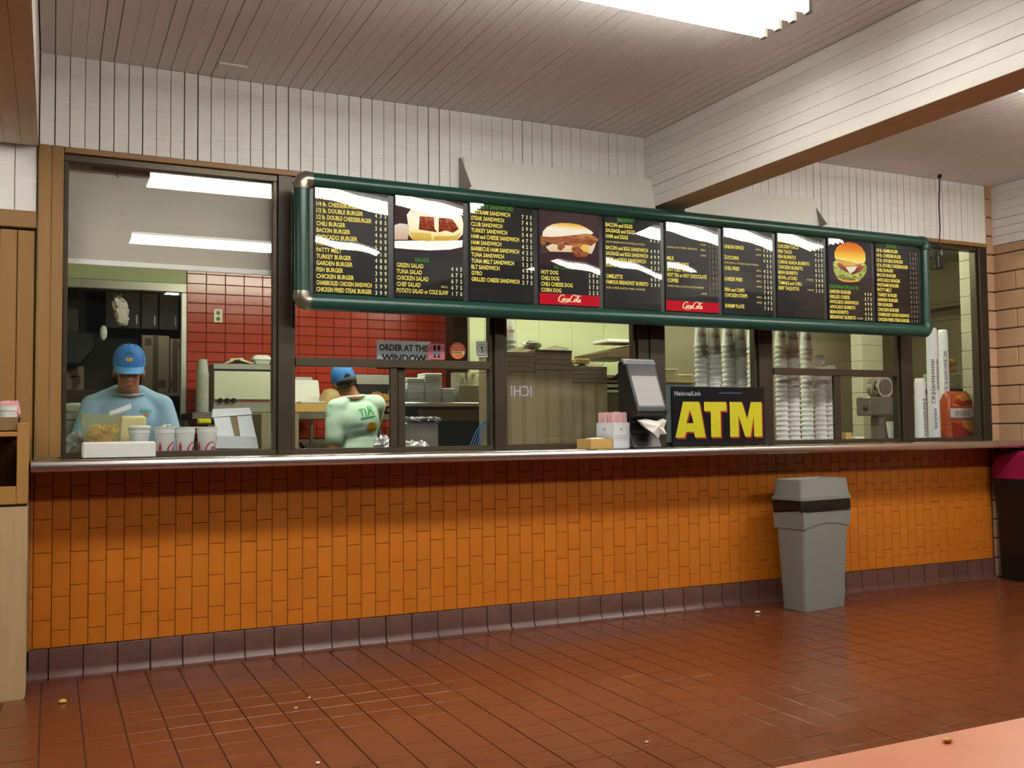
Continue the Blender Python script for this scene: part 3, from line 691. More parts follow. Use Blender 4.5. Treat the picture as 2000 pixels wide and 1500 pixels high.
panel(1, rl(['GREEN SALAD|445', 'TUNA SALAD|675', 'CHICKEN SALAD|675', 'CHEF SALAD|675|SMALL', 'POTATO SALAD or COLE SLAW|170'], 10), (9, 'SALADS'), (P2C, pic2), top=.018)
panel(2, rl(['PASTRAMI SANDWICH|735', 'STEAK SANDWICH|745', 'CLUB SANDWICH|590', 'TURKEY SANDWICH|540', 'HAM and CHEESE SANDWICH|475', 'HAM SANDWICH|425', 'BARBECUE HAM SANDWICH|425', 'TUNA SANDWICH|525', 'TUNA MELT SANDWICH|525', 'BLT SANDWICH|460', 'GYRO|530', 'GRILLED CHEESE SANDWICH|275']), (0, 'SPECIALTY SANDWICHES'), top=.0)
panel(3, rl(['HOT DOG|280', 'CHILI DOG|330', 'CHILI CHEESE DOG|370', 'CORN DOG|225'], 10), (9, 'HOT DOGS'), (P4C, pic4), True, top=.002)
panel(4, rl(['BACON and EGGS|625', 'SAUSAGE and EGGS|625', 'HAM and EGGS|625', '~(ABOVE SERVED WITH POTATOES and TOAST)|', 'BACON and EGG SANDWICH|499', 'SAUSAGE and EGG SANDWICH|499', 'HAM and EGG SANDWICH|499', 'EGG SANDWICH|325', '|', 'OMELETTE|650', 'FAMOUS BREAKFAST BURRITO|599', '~EGGS, CHEESE, BACON, HAM or SAUSAGE|']), (0, 'BREAKFAST'), top=.0)
panel(5, rl(['~SOFT DRINKS and ICED TEA|', '|195|SMALL', '|255|LARGE', '~ORANGE, ROOT BEER, LEMONADE|255|SMALL', '|335|LARGE', 'MILK|180', 'ORANGE JUICE|255', 'BOTTLED WATER|130', 'HOT TEA or HOT CHOCOLATE|140', 'COFFEE|140', '~SHAKES VANILLA CHOCOLATE STRAWBERRY|299', '|359|LARGE']), (0, 'BEVERAGES'), None, True, top=.0, price_m=DIMW)
panel(6, rl(['FRENCH FRIES|245|SMALL', '|345|LARGE', 'ONION RINGS|335|SMALL', '|440|LARGE', 'ZUCCHINI|465', '~EXTRA RANCH or THOUSAND ISLAND DRESSING|50', 'CHILI FRIES|425|SMALL', '|550|LARGE', 'CHEESE FRIES|310|SMALL', '|360|LARGE', 'FISH and CHIPS|745', 'CHICKEN STRIPS|445|SMALL', '|675|LARGE', 'SHRIMP PLATE|765']), (0, 'SIDES'), top=.0)
panel(7, rl(['CARNE ASADA TACO|375', 'CHICKEN TACO|375', 'FISH TACO|425', 'FISH BURRITO|660', 'CARNE ASADA BURRITO|625', 'CHICKEN BURRITO|625', 'BEAN BURRITO|410', 'BOWL of CHILI|340|NO BEANS', 'TAMALE and CHILI|399', 'BEEF TAQUITOS|235|2 PIECES']), (0, 'MEXICAN FOOD'), top=.0)
panel(8, rl(['GARDEN BURGER|430', 'GRILLED CHEESE|275', 'AVOCADO SANDWICH|490', 'AVOCADO BURRITO|495', 'BEAN BURRITO|410', 'BREAKFAST BURRITO|599|NO MEAT'], 10), (9, 'VEGETARIAN SPECIALTIES'), (P9C, pic9), top=.0)
panel(9, rl([t.replace('BACON BURGER|460', 'BACON BURGER|450').replace('AVOCADO BURGER|460', 'AVOCADO BURGER|450').replace('480', '430') for t in rows1]), (0, 'BURGERS'), top=.0, price_m=DIMW)

# looped cable hanging from the ceiling by the right end of the board
q = at_z(1835, 338, ZC)
cb = thing('hanging_cable', 'black cable hanging from the ceiling with a coiled loop and plug at the right window', 'cable', (q.x, -.12, 2.1))
yc = -.12; pp = lambda px, py: at(px, py, yc)
MB().lathe([(.014, 0), (.018, .012), (.012, .028)], (pp(1835, 338).x, yc, ZC-.03), 12).build('ceiling_grommet', BLACK, cb)
MB().tube([Vector((pp(1835, 338).x, yc, ZC-.02))]+[pp(*p) for p in ((1834, 400), (1836, 450), (1834, 480))], .0055, 8).build('cord', BLACK, cb, 60)
MB().tube([pp(*p) for p in ((1834, 478), (1822, 484), (1810, 482), (1808, 490), (1814, 501), (1825, 504), (1828, 492), (1833, 482), (1840, 484), (1841, 498), (1836, 506))], .006, 8).build('coiled_loop', BLACK, cb, 60)
MB().tube([pp(*p) for p in ((1796, 480), (1799, 498), (1808, 516), (1822, 526), (1834, 525))], .0055, 8).build('cord', BLACK, cb, 60)
a, b = pp(1829, 498), pp(1840, 526)
MB().rbox(a.x, b.x, yc-.018, yc+.018, b.z, a.z, .006).build('plug', BLACK, cb)

NTH = ['topmost', 'second', 'third', 'fourth', 'fifth', 'sixth', 'seventh', 'eighth', 'ninth', 'tenth', 'eleventh', 'twelfth', '13th', '14th', '15th', '16th', '17th', '18th', '19th', '20th', '21st', '22nd', '23rd', '24th', '25th', '26th', '27th', '28th']
def nth(k): return NTH[k] if k == 0 else NTH[k]+' from top'
# ================================================================== ON THE LEDGE OUTSIDE
LZ = 1.1005
def rotbox(mb, cx, cy, w, d, z0, z1, rz, c=.003): mb.T = Matrix.Translation((cx, cy, 0)) @ Matrix.Rotation(rz, 4, 'Z'); mb.rbox(-w/2, w/2, -d/2, d/2, z0, z1, c); mb.T = None; return mb
# white tray
a, b = at(160, 893, -.2), at(304, 891, -.2); za = at(230, 863, -.2).z
t = thing('white_tray', 'long white foam tray turned on its side on the ledge before the peppers', 'tray', ((a.x+b.x)/2, -.2, LZ))
mb = MB(); mb.rbox(a.x, b.x, -.215, -.125, LZ, za, .008); mb.build('body', FOAM, t); MB().rbox(a.x+.006, b.x-.004, -.219, -.213, LZ+.004, za-.004, .003).build('front_lip', FOAM, t)
# napkin dispenser
xl, xr = at(1246, 803, -.27).x, at(1302, 803, -.27).x
nd = thing('napkin_dispenser', 'black countertop napkin dispenser with sloping clear front full of white napkins', 'napkin dispenser', ((xl+xr)/2, -.12, LZ))
MB().prism([(-.035, LZ), (-.035, 1.655), (-.095, 1.672), (-.125, 1.660), (-.262, 1.345), (-.262, 1.31), (-.17, 1.29), (-.165, 1.20), (-.215, LZ)], 'x', xl, xr).build('body', BLACK, nd, bevel=.006)
# napkins behind the clear front
sl = lambda t, d: (-.125+(-.262+.125)*t-d*.918, 1.660+(1.345-1.660)*t+d*.397)
def slab(t0, t1, d0, d1, x0, x1): return [(*sl(t0, d0),), (*sl(t1, d0),), (*sl(t1, d1),), (*sl(t0, d1),)]
MB().prism(slab(.32, .62, .001, .006, 0, 0), 'x', xl+.016, xr-.012).build('napkin_stack', PAPER, nd)
MB().prism(slab(.626, .93, .001, .008, 0, 0), 'x', xl+.016, xr-.012).build('napkin_stack', PAPER, nd)
MB().prism(slab(.01, .97, .010, .014, 0, 0), 'x', xl+.004, xr-.004).build('clear_front', clear('smoky_front', (.9, .9, .92), 1.4, .04, haze=.12, hazecol=(.8, .82, .88)), nd)
MB().prism([(-.10, 1.676), (-.13, 1.668), (-.145, 1.64), (-.128, 1.636), (-.118, 1.652), (-.098, 1.660)], 'x', xl-.012, xr+.004).build('hinged_lip', mat('grey_plastic_lip', (150, 152, 158), .35), nd)
MB().prism([(-.255, 1.335), (-.272, 1.335), (-.272, 1.315), (-.20, 1.285)], 'x', xl-.004, xr+.004).build('mouth_edge', BLACK, nd)
mb = MB(); pts = [(1252, 824), (1268, 821), (1290, 826), (1302, 821), (1297, 836), (1302, 848), (1290, 848), (1286, 857), (1276, 846), (1262, 836)]
front = [at(px, py, -.275+.02*sin(i*2.1)) for i, (px, py) in enumerate(pts)]; cc = sum(front, Vector())/len(front)+Vector((0, -.02, .01))
back = [p+Vector((0, .045, .012)) for p in front]
n = len(pts); mb.add(front+back+[cc], [(i, (i+1) % n, 2*n) for i in range(n)]+[(i, (i+1) % n, n+(i+1) % n, n+i) for i in range(n)]+[tuple(range(2*n-1, n-1, -1))])
solid('loose_napkin', mb, PAPER, 'crumpled white napkin pulled half out of the dispenser mouth', 'napkin', smooth=0)
# straw box with straws
qc = at(1200, 874, -.13)
sb = thing('straw_box', 'tall white printed box holding pink wrapped straws beside the napkin dispenser', 'box', (qc.x, -.13, LZ))
T = Matrix.Translation((qc.x, -.115, 0)) @ Matrix.Rotation(radians(14), 4, 'Z'); bw = .150
mb = MB(); mb.T = T
for x0, x1, y0, y1 in ((-bw/2, bw/2, -bw/2, -bw/2+.003), (-bw/2, bw/2, bw/2-.003, bw/2), (-bw/2, -bw/2+.003, -bw/2, bw/2), (bw/2-.003, bw/2, -bw/2, bw/2)): mb.box(x0, x1, y0, y1, LZ, 1.262)
mb.box(-bw/2, bw/2, -bw/2, bw/2, LZ, LZ+.003); mb.build('carton', WHITE_CARD, sb)
for nm, m, zz in (('red_line', mat('pale_red_print', (206, 140, 150), .6), (.05, .078)), ('ink_line', mat('grey_print', (120, 120, 140), .6), (.064,))):
    mb = MB(); mb.T = T
    for z in zz: mb.box(-bw/2+.012, bw/2-.012, -bw/2-.0006, -bw/2, LZ+z, LZ+z+.003); mb.box(-bw/2-.0006, -bw/2, -bw/2+.012, bw/2-.012, LZ+z, LZ+z+.003)
    if nm == 'ink_line': mb.box(-.008, .008, -bw/2-.0006, -bw/2, LZ+.115, LZ+.125); mb.box(-bw/2-.0006, -bw/2, -.008, .008, LZ+.115, LZ+.125)
    mb.build(nm, m, sb, None)
STRAW = mat('pink_straw_wrapper', (226, 180, 186), .6)
sm = MB().tube([(0, 0, 0), (0, 0, .215)], .0066, 8).mesh('straw', smooth=60); sm.materials.append(STRAW)
for i in range(8):
    for j in range(8):
        p = T @ Vector((-.0605+.0173*i, -.0605+.0173*j, 0)); o = bpy.data.objects.new('straw', sm); COL.objects.link(o); o.location = (p.x, p.y, LZ+.004+random.uniform(0, .012)); o.rotation_euler = (random.uniform(-.012, .012), random.uniform(-.012, .012), 0)
        tag(o, 'pink paper-wrapped straw standing in the white straw box', 'straw', 'wrapped straws in the straw box')
# small cardboard tray of packets
qc = at(1163, 872, -.22)
T = Matrix.Translation((qc.x, -.215, 0)) @ Matrix.Rotation(radians(14), 4, 'Z'); bw, bd, bh = .195, .12, .062
mb = MB(); mb.T = T
for x0, x1, y0, y1 in ((-bw/2, bw/2, -bd/2, -bd/2+.004), (-bw/2, bw/2, bd/2-.004, bd/2), (-bw/2, -bw/2+.004, -bd/2, bd/2), (bw/2-.004, bw/2, -bd/2, bd/2)): mb.box(x0, x1, y0, y1, LZ, LZ+bh)
mb.box(-bw/2, bw/2, -bd/2, bd/2, LZ, LZ+.004)
solid('packet_box', mb, CARD_TAN, 'low open tan cardboard box of white packets before the straw box', 'box')
for k in range(7):
    p = T @ Vector((-.06+.02*k, .01*(-1)**k, 0)); mb = MB(); mb.T = Matrix.Translation((p.x, p.y, LZ+.058)) @ Euler((random.uniform(-.4, .4), random.uniform(-.3, .3), random.uniform(0, 3))).to_matrix().to_4x4()
    mb.rbox(-.026, .026, -.017, .017, -.003, .004, .002)
    solid('condiment_packet', mb, PAPER, 'small white condiment packet heaped in the low tan box', 'packet', 'condiment packets in the low tan box')
MB_ = MB(); p = T @ Vector((0, 0, 0)); MB_.T = T; MB_.box(-.085, .085, -.05, .05, LZ+.004, LZ+.052); solid('packet_heap', MB_, PAPER, 'packed layer of white packets filling the low tan box', 'packets')
# ATM sign
a, b = at(1312, 862, -.03), at(1491, 757, -.03)
at_s = thing('atm_sign', 'black ATM sign with big yellow letters leaning on the window over the ledge', 'sign', ((a.x+b.x)/2, -.03, a.z))
zb, ztp = LZ+.0005, b.z; MB().rbox(a.x, b.x, -.038, -.024, zb, ztp, .003).build('board', mat('sign_black', (18, 18, 24), .25), at_s)
wS, hS = b.x-a.x, ztp-zb
def sg(d): return lambda u, v: (a.x+u, -.0385-d, zb+v)
E_RED = mat('dark_red_print', (150, 28, 30), .4); E_YEL = mat('sign_yellow', (204, 196, 34), .4)
def block_letters(F, dx, dy):
    bz, tz = .145*hS, .745*hS; P = lambda L: [(dx+u*wS, dy+bz+v*(tz-bz)) for u, v in L]
    F.poly(P([(.03, 0), (.125, 0), (.145, .16), (.145, .40), (.185, .78), (.185, 1), (.115, 1)])); F.poly(P([(.185, .78), (.222, .40), (.222, .16), (.235, 0), (.345, 0), (.285, 1), (.185, 1)])); F.poly(P([(.145, .16), (.222, .16), (.222, .40), (.145, .40)]))
    F.poly(P([(.335, 1), (.335, .74), (.405, .74), (.405, 0), (.51, 0), (.51, .74), (.575, .74), (.575, 1)]))
    F.poly(P([(.61, 0), (.705, 0), (.705, .62), (.705, 1), (.61, 1)])); F.poly(P([(.705, 1), (.705, .62), (.775, 0), (.835, 0), (.80, .5), (.745, 1)])); F.poly(P([(.80, .5), (.835, 0), (.875, .62), (.875, 1), (.845, 1)])); F.poly(P([(.875, .62), (.875, 0), (.965, 0), (.965, 1), (.875, 1)]))
    return F
block_letters(Flat(), .012, -.012).lay(sg(0), 'letter_shadow', E_RED, at_s); block_letters(Flat(), 0, 0).lay(sg(.0008), 'big_letters', E_YEL, at_s)
Flat().text('NationalLink', .03*wS, .85*hS, .075*hS, .36*wS, 1, .02).lay(sg(.0004), 'small_letters', mat('sign_pale_print', (150, 170, 165), .5), at_s)
MB().box(a.x+.50*wS, a.x+.75*wS, -.0392, -.0383, zb+.885*hS, zb+.91*hS).build('faint_line', mat('sign_blue_print', (40, 60, 90), .5), at_s)

# ================================================================== HALL FURNITURE
# waste / condiment station at the left edge
cy0 = -.354; xr = at(51, 1200, cy0).x; xl = xr-.62
cs = thing('condiment_station', 'beige cabinet with a wooden cubby shelf on top at the left edge', 'cabinet', ((xl+xr)/2, cy0+.16, 0))
zt = at(30, 985, cy0).z; BEIGE = mat('beige_laminate', (186, 160, 122), .5, bump=.06, bscale=20, stretch=(8, 8, .6), vary=.14, vscale=5)
CUBWOOD = mat('cubby_wood', (166, 122, 66), .5, bump=.1, bscale=20, stretch=(5, 5, .8), vary=.16, vscale=5)
zb = at(25, 1372, cy0).z
mb = MB(); r = .05; pf = [(xl, zb+.0), (xr-r, zb)]+[(xr-r+r*sin(k*pi/12), zb+r*.45*(1-cos(k*pi/12))) for k in range(1, 7)]+[(xr, zt-.012), (xl, zt-.012)]
mb.prism(pf, 'y', cy0, -.06); mb.build('body', BEIGE, cs); MB().box(xl+.02, xr-.04, cy0+.04, -.07, .0, zb+.002).build('plinth', BLACK_MAT, cs)
z1 = at(30, 950, cy0).z; z2 = at(30, 848, cy0).z; z3 = at(45, 826, cy0).z; pw = .048
MB().box(xl+.01, xr-.005, cy0+.01, -.07, zt-.012, zt-.002).build('shadow_gap', BLACK_MAT, cs)
MB().rbox(xr-pw, xr+.002, cy0, cy0+.05, zt-.001, z3, .004).build('post', CUBWOOD, cs); MB().rbox(xl, xl+pw, cy0, cy0+.05, zt-.001, z3, .004).build('post', CUBWOOD, cs)
MB().rbox(xr-.02, xr, cy0+.05, -.07, zt-.001, z2, .003).build('side_panel', CUBWOOD, cs)
MB().rbox(xl+pw, xr-pw, cy0+.002, cy0+.03, zt-.001, z1, .003).build('bottom_rail', CUBWOOD, cs)
MB().rbox(xl, xr-pw*.9, cy0+.003, -.07, z2-.012, z2+.012, .003).build('shelf', CUBWOOD, cs)
MB().box(xl, xr-.02, -.09, -.075, zt, z2).build('back_panel', mat('cubby_back', (74, 52, 30), .7), cs)
MB().box(xl+pw, xr-pw, cy0+.03, -.09, zt, zt+.012).build('floor_board', CUBWOOD, cs)
zt2 = at(20, 815, cy0+.05).z; xt = at(38, 830, cy0+.03).x
mb = MB(); d = .005; x0 = xt-.36; y0, y1 = cy0+.02, cy0+.24
for a_ in ((x0, xt, y0, y0+d), (x0, xt, y1-d, y1), (x0, x0+d, y0, y1), (xt-d, xt, y0, y1)): mb.box(*a_, z2+.0125, zt2)
mb.box(x0, xt, y0, y1, z2+.0125, z2+.018); mb.box(xt-.004, xt+.008, y0, y1, zt2-.006, zt2)
solid('brown_tray', mb, mat('brown_tray_plastic', (134, 106, 70), .45), 'low brown tray on top of the wooden cubby holding the white cup', 'tray')
xc = at(17, 800, cy0+.1).x; cz = z2+.019; rt_ = at(36, 797, cy0+.1).x-xc; ztop = at(17, 793, cy0+.1).z
mb = MB(); h = ztop-cz; mb.lathe([(rt_*.72, 0), (rt_*.95, h-.025), (rt_*1.02, h-.022), (rt_*1.03, h), (rt_*.95, h), (rt_*.9, h-.03), (rt_*.66, .004)], (xc, cy0+.1, cz), 32); 
solid('sweetener_cup', mb, FOAM, 'white round tub of pink sweetener packets at the left edge', 'tub')
pk = MB().rbox(-.019, .019, -.002, .002, 0, .062, .0015).mesh('packet'); pk.materials.append(mat('pink_packet', (232, 170, 180), .6))
for k in range(9):
    o = bpy.data.objects.new('sweetener_packet', pk); COL.objects.link(o); o.location = (xc-.036+.009*k, cy0+.1+random.uniform(-.018, .018), ztop-.040+random.uniform(-.004, .008)); o.rotation_euler = (random.uniform(-.2, .2), random.uniform(-.3, .3), random.uniform(-.6, .6))
    tag(o, 'pink sweetener packet standing in the white tub on the brown tray', 'packet', 'sweetener packets in the white tub')
MB_ = MB().lathe([(rt_*.6, 0), (rt_*.85, h-.04)], (xc, cy0+.1, cz+.006), 20); solid('packet_filling', MB_, PAPER, 'white packets packed inside the round tub at the left edge', 'packets')
# trash can
tc = thing('trash_can', 'tall grey rectangular trash can with a lid and black liner before the orange tiles', 'trash can', (4.68, -.33, 0))
T = Matrix.Translation((4.506, -.45, 0)) @ Matrix.Rotation(math.atan2(.056, .399), 4, 'Z')
def sect(z, f0=0): # can section: tapers towards the floor
    k = z/.70; ex = .034*k+f0; return -ex, .405+ex, -ex*.7, .205+ex*.7
def rring(x0, x1, y0, y1, z, r=.03, n=4):
    out = []
    for cx, cy, a0 in ((x1-r, y0+r, -pi/2), (x1-r, y1-r, 0), (x0+r, y1-r, pi/2), (x0+r, y0+r, pi)):
        for k in range(n+1): a = a0+k*pi/2/n; out.append((cx+r*cos(a), cy+r*sin(a), z))
    return out
mb = MB(); mb.T = T; mb.loft([rring(*sect(z), z) for z in (.002, .01, .2, .4, .58, .70)]); mb.build('body', GREY_PLASTIC, tc, 50)
# raised upper band with an arched lower edge on the two long faces
mb = MB(); mb.T = T
ringU = rring(*sect(.70, .006), .70); ringL = []
x0, x1, y0, y1 = sect(.57, .006); base = rring(x0, x1, y0, y1, .57); 
n = 18; top_ = []; low_ = []
def edge_pts(p, q_, arch):
    for k in range(n): t_ = k/n; top_.append((t_, p, q_)); low_.append(.57+arch*sin(pi*t_))
cs_ = [(0, 0), (1, 0), (1, 1), (0, 1)]; vt = []; vl = []
for e in range(4):
    (a0, b0), (a1, b1) = cs_[e], cs_[(e+1) % 4]
    for k in range(n):
        t_ = k/n; zlow = .565+(.035 if e % 2 == 0 else 0)*sin(pi*t_)
        for z, lst in ((.665, vt), (zlow-.02, vl)):
            X0_, X1_, Y0_, Y1_ = sect(z, .007); u_, w_ = a0+(a1-a0)*t_, b0+(b1-b0)*t_; lst.append((X0_+(X1_-X0_)*u_, Y0_+(Y1_-Y0_)*w_, z))
N_ = len(vt); vi = [(v[0]*.985+.003, v[1]*.97+.003, v[2]) for v in vl]
mb.add(vl+vt+vi, [(i, (i+1) % N_, N_+(i+1) % N_, N_+i) for i in range(N_)]+[(2*N_+i, 2*N_+(i+1) % N_, (i+1) % N_, i) for i in range(N_)]); mb.build('upper_band', GREY_PLASTIC, tc, 40)
mb = MB(); mb.T = T; rows_ = []
for z, g in ((.742, .010), (.70, .017), (.66, .013)):
    x0, x1, y0, y1 = sect(.70, g); rg = rring(x0, x1, y0, y1, z, .03, 6)
    if z < .67: rg = [(p[0], p[1], z+.018*sin(i*1.9)*sin(i*.7)) for i, p in enumerate(rg)]
    rows_.append(rg)
mb.loft(rows_); mb.build('black_liner', mat('black_bag_plastic', (14, 14, 16), .42), tc, 60)
mb = MB(); mb.T = T; x0, x1, y0, y1 = sect(.70, .02)
mb.loft([rring(x0, x1, y0, y1, .735), rring(x0, x1, y0, y1, .757), rring(x0+.008, x1-.008, y0+.008, y1-.008, .759), rring(x0+.022, x1-.022, y0+.022, y1-.022, .872), rring(x0+.034, x1-.034, y0+.034, y1-.034, .874), rring(x0+.075, x1-.075, y0+.06, y1-.06, .842)])
mb.build('lid', GREY_PLASTIC, tc, 40)
# bin with magenta top at the right wall
mx, my = 6.885, -.27
mg = thing('magenta_topped_bin', 'slim bin with a magenta top over a black liner in the right corner', 'bin', (mx, my, 0))
mb = MB(); mb.loft([rring(mx-.045, mx+.085, my-.20, my+.19, .002, .03), rring(mx-.05, mx+.085, my-.21, my+.2, .55, .03), rring(mx-.085, mx+.085, my-.22, my+.21, .70, .04), rring(mx-.088, mx+.085, my-.22, my+.21, .82, .04), rring(mx-.07, mx+.085, my-.2, my+.2, .84, .04)])
mb.build('black_liner', mat('black_bag_plastic', (14, 14, 16), .42), mg, 60)
mb = MB(); mb.loft([rring(mx-.09, mx+.088, my-.23, my+.215, .80, .04), rring(mx-.092, mx+.088, my-.232, my+.217, .85, .04), rring(mx-.08, mx+.087, my-.22, my+.21, .99, .04), rring(mx-.05, mx+.08, my-.19, my+.18, 1.02, .04)])
mb.build('top', mat('magenta_plastic', (150, 18, 72), .5), mg, 40)
# table in the bottom right corner
ta, tb = at_z(1500, 1500, .75), at_z(2000, 1397, .75)
tt = thing('dining_table', 'terracotta-pink laminate table top cut off by the bottom right corner', 'table', (1.6, -4.75, 0))
TABLE = mat('table_laminate', (182, 114, 86), .35, vary=.14, vscale=9)
yv = (ta.y+tb.y)/2; MB().rbox(.55, 2.6, yv-.75, yv, .718, .75, .006).build('top', TABLE, tt)
MB().rbox(.545, 2.605, yv-.756, yv+.003, .712, .742, .004).build('edge_band', DARKBROWN, tt)
for x in (.95, 2.2): MB().rbox(x-.04, x+.04, yv-.42, yv-.34, .02, .715, .006).build('pedestal', BLACK_MAT, tt); MB().rbox(x-.05, x+.05, yv-.65, yv-.1, 0, .03, .006).build('foot', BLACK_MAT, tt)
def crumb(px, py, z, s, rgb, label, cat='litter', name='crumb'):
    p = at_z(px, py, z); mb = MB(); mb.ell((p.x, p.y, z+s*.45), (s, s*.8, s*.45), 9, 6)
    mb.v = [v+Vector((random.uniform(-1, 1), random.uniform(-1, 1), 0))*s*.18 for v in mb.v]
    solid(name, mb, mat('litter_%d_%d_%d' % rgb, rgb, .7), label, cat)
crumb(1480, 1198, 0, .020, (226, 222, 206), 'white scrap of food on the floor left of the trash can', name='food_scrap')
crumb(122, 1373, 0, .019, (206, 170, 40), 'yellow pepper ring dropped on the floor near the beige cabinet', name='pepper_scrap')
crumb(1263, 1451, 0, .009, (206, 180, 140), 'tan crumb on the floor toward the dining table')
crumb(578, 1384, 0, .008, (230, 210, 180), 'pale crumb on the floor below the mid left counter')
crumb(604, 1364, 0, .008, (214, 150, 70), 'small orange crumb just beyond the pale crumb on the floor')
crumb(620, 1492, 0, .009, (236, 226, 206), 'white crumb at the very bottom edge of the floor')
crumb(1850, 1450, .7505, .008, (214, 150, 60), 'yellow crumb lying on the terracotta table')

# ================================================================== INSIDE WINDOW 1
IZ = 1.0855
# foam cups
def cup_profile(h=.172, rb=.040, rt=.0565):
    return [(rb-.004, .004), (rb-.002, 0), (rb, .002), (rb+(rt-rb)*.78, h*.80), (rb+(rt-rb)*.80+.002, h*.805), (rb+(rt-rb)*.80+.002, h*.83), (rt-.002, h*.955), (rt+.002, h*.965), (rt+.002, h), (rt-.002, h), (rt-.005, h*.95), (rb-.003, .010)]
BOTTLE = [(-.008, 0), (.008, 0), (.0085, .012), (.007, .022), (.009, .032), (.0055, .048), (.003, .055), (.003, .062), (-.003, .062), (-.003, .055), (-.0055, .048), (-.009, .032), (-.007, .022), (-.0085, .012)]
def cup(c, label, ice=False, lid=False, turn=0, group=None, seg=36):
    h, rb, rt = .172, .040, .0565
    t = thing('foam_cup', label, 'cup', c, group)
    MB().lathe(cup_profile(), c, seg).build('cup_body', FOAM_CUP, t, 40)
    def wrap(u, v):                                   # print follows the tapered side, first seen from the camera side
        r = rb+(rt-rb)*.98*v/h+.0007; a = -pi/2+turn+u/r; return (c[0]+r*cos(a), c[1]+r*sin(a), c[2]+v)
    F = Flat(); cola_script(F, .004, .035, .055)
    F.v = [p for p in F.v]; F.lay(wrap, 'script_print', COKE_RED, t)
    F = Flat()
    for u0 in (-.030, .128): F.poly([(u0+x, .026+y) for x, y in BOTTLE])
    F.lay(wrap, 'bottle_print', COKE_RED, t)
    if lid: MB().lathe([(rt+.003, h-.008), (rt+.003, h+.004), (rt-.004, h+.009), (.02, h+.010)], c, seg).build('lid', FOAM, t, 40)
    if ice:
        mb = MB()
        for k in range(10): a = k*2.4; mb.ell((c[0]+.030*cos(a)*(k/10), c[1]+.030*sin(a)*(k/10)+.0, c[2]+h-.006+.006*(k % 3)), (.014, .012, .010), 8, 6)
        MB().lathe([(rt-.010, h-.02), (rt-.008, h-.008)], c, 20).build('drink', mat('dark_drink', (50, 30, 26), .1), t); mb.build('ice', mat('ice_chips', (206, 206, 206), .15), t)
    return t
for px, lab, kw_ in ((272, 'squat lidded white foam cup beside the pepper tub, behind the white tray', dict(lid=True)), (322, 'white foam cup heaped with ice, right of the lidded cup', dict(ice=True)), (361, 'white foam cup with red bottle and script, third in the row', {}), (404, 'white foam cup beside the open white carton, last in the row', dict(turn=-.5))):
    p = at(px, 850, .17); cup((p.x, .17, IZ), lab, **kw_)
# pepper tub
x0, x1 = at(158, 840, .22).x, at(238, 840, .22).x; zt = at(200, 808, .22).z
pt_ = thing('pepper_tub', 'translucent square plastic tub half full of yellow pepper rings', 'tub', ((x0+x1)/2, .25, IZ))
mb = MB(); y0, y1 = .17, .34
def sq(i, z, r=.02): return rring(x0+i, x1-i, y0+i, y1-i, z, r)
mb.loft([sq(.014, IZ+.001), sq(.0, zt-.01), sq(-.006, zt-.008), sq(-.006, zt), sq(.002, zt), sq(.016, IZ+.004)]); mb.build('tub', FROST, pt_, 50)
hp = MB(); rnd = random.Random(3)
for k in range(170):
    zz = IZ+.012+(k/170)*.165; r_ = rnd.uniform(.012, .02); cx_, cy_ = rnd.uniform(x0+.035, x1-.035), rnd.uniform(y0+.035, y1-.03)
    rot = Euler((rnd.uniform(-1, 1), rnd.uniform(-1, 1), 0)).to_matrix(); ring = [Vector((cx_, cy_, zz))+rot @ Vector((r_*cos(a), r_*sin(a), 0)) for a in [2*pi*i/9 for i in range(10)]]
    hp.tube(ring, .0055, 6)
peps = hp.build('pepper_rings', mat('yellow_pepper', (238, 192, 6), .35, vary=.25, vscale=20), None, 60); peps['kind'] = 'stuff'; tag(peps, 'heap of sliced yellow pepper rings in the translucent tub', 'peppers')
p = at(259, 830, .30); w_ = .075
solid('cream_tub', MB().rbox(p.x-w_, p.x+w_, .36, .46, IZ, at(259, 812, .36).z, .012), mat('cream_plastic', (226, 218, 160), .45), 'cream plastic tub standing behind the pepper tub and lidded cup', 'tub')
a, b = at(214, 808, .25), at(256, 793, .25)
solid('white_scoop', MB().loft([[Vector(a)+Vector((0, y, z)) for y, z in ((-.01, -.012), (.01, -.012), (.01, .012), (-.01, .012))], [Vector(b)+Vector((0, y, z)) for y, z in ((-.012, -.014), (.012, -.014), (.012, .014), (-.012, .014))]]), mat('white_scoop_plastic', (232, 232, 236), .4), 'white scoop handle sticking out of the pepper tub', 'scoop')
# crumpled bag at the far left
def crumple(name, c, r, m, label, cat, seed=1, amp=.3, seg=18, group=None):
    rr = random.Random(seed); mb = MB(); mb.ell(c, r, seg, 11)
    mb.v = [Vector(c)+(v-Vector(c))*(1+amp*(rr.random()-.5)*2) for v in mb.v]
    zmin = min(v.z for v in mb.v); mb.v = [Vector((v.x, v.y, max(v.z, c[2]-r[2]*.9))) for v in mb.v]
    return solid(name, mb, m, label, cat, group, smooth=0)
SILVER = mat('silver_wrap', (206, 206, 212), .28, .6)
p = at(147, 850, .35); crumple('crumpled_bag', (p.x, .35, IZ+.065), (.052, .055, .075), mat('white_bag_plastic', (190, 192, 198), .3), 'crumpled white plastic bag beside the left window frame', 'bag', 5, .28)
p = at(148, 806, 1.2); q = at(148, 820, 1.2)
sd = thing('steel_shelf', 'small steel shelf at the left edge of the left window', 'shelf', (p.x-.03, 1.2, 0))
MB().rbox(p.x-.12, p.x+.055, 1.08, 1.4, p.z-.045, p.z-.005, .004).build('top', STEEL_DULL, sd); MB().box(p.x-.1, p.x+.04, 1.1, 1.38, .0, p.z-.045).build('stand', STEEL_DULL, sd)
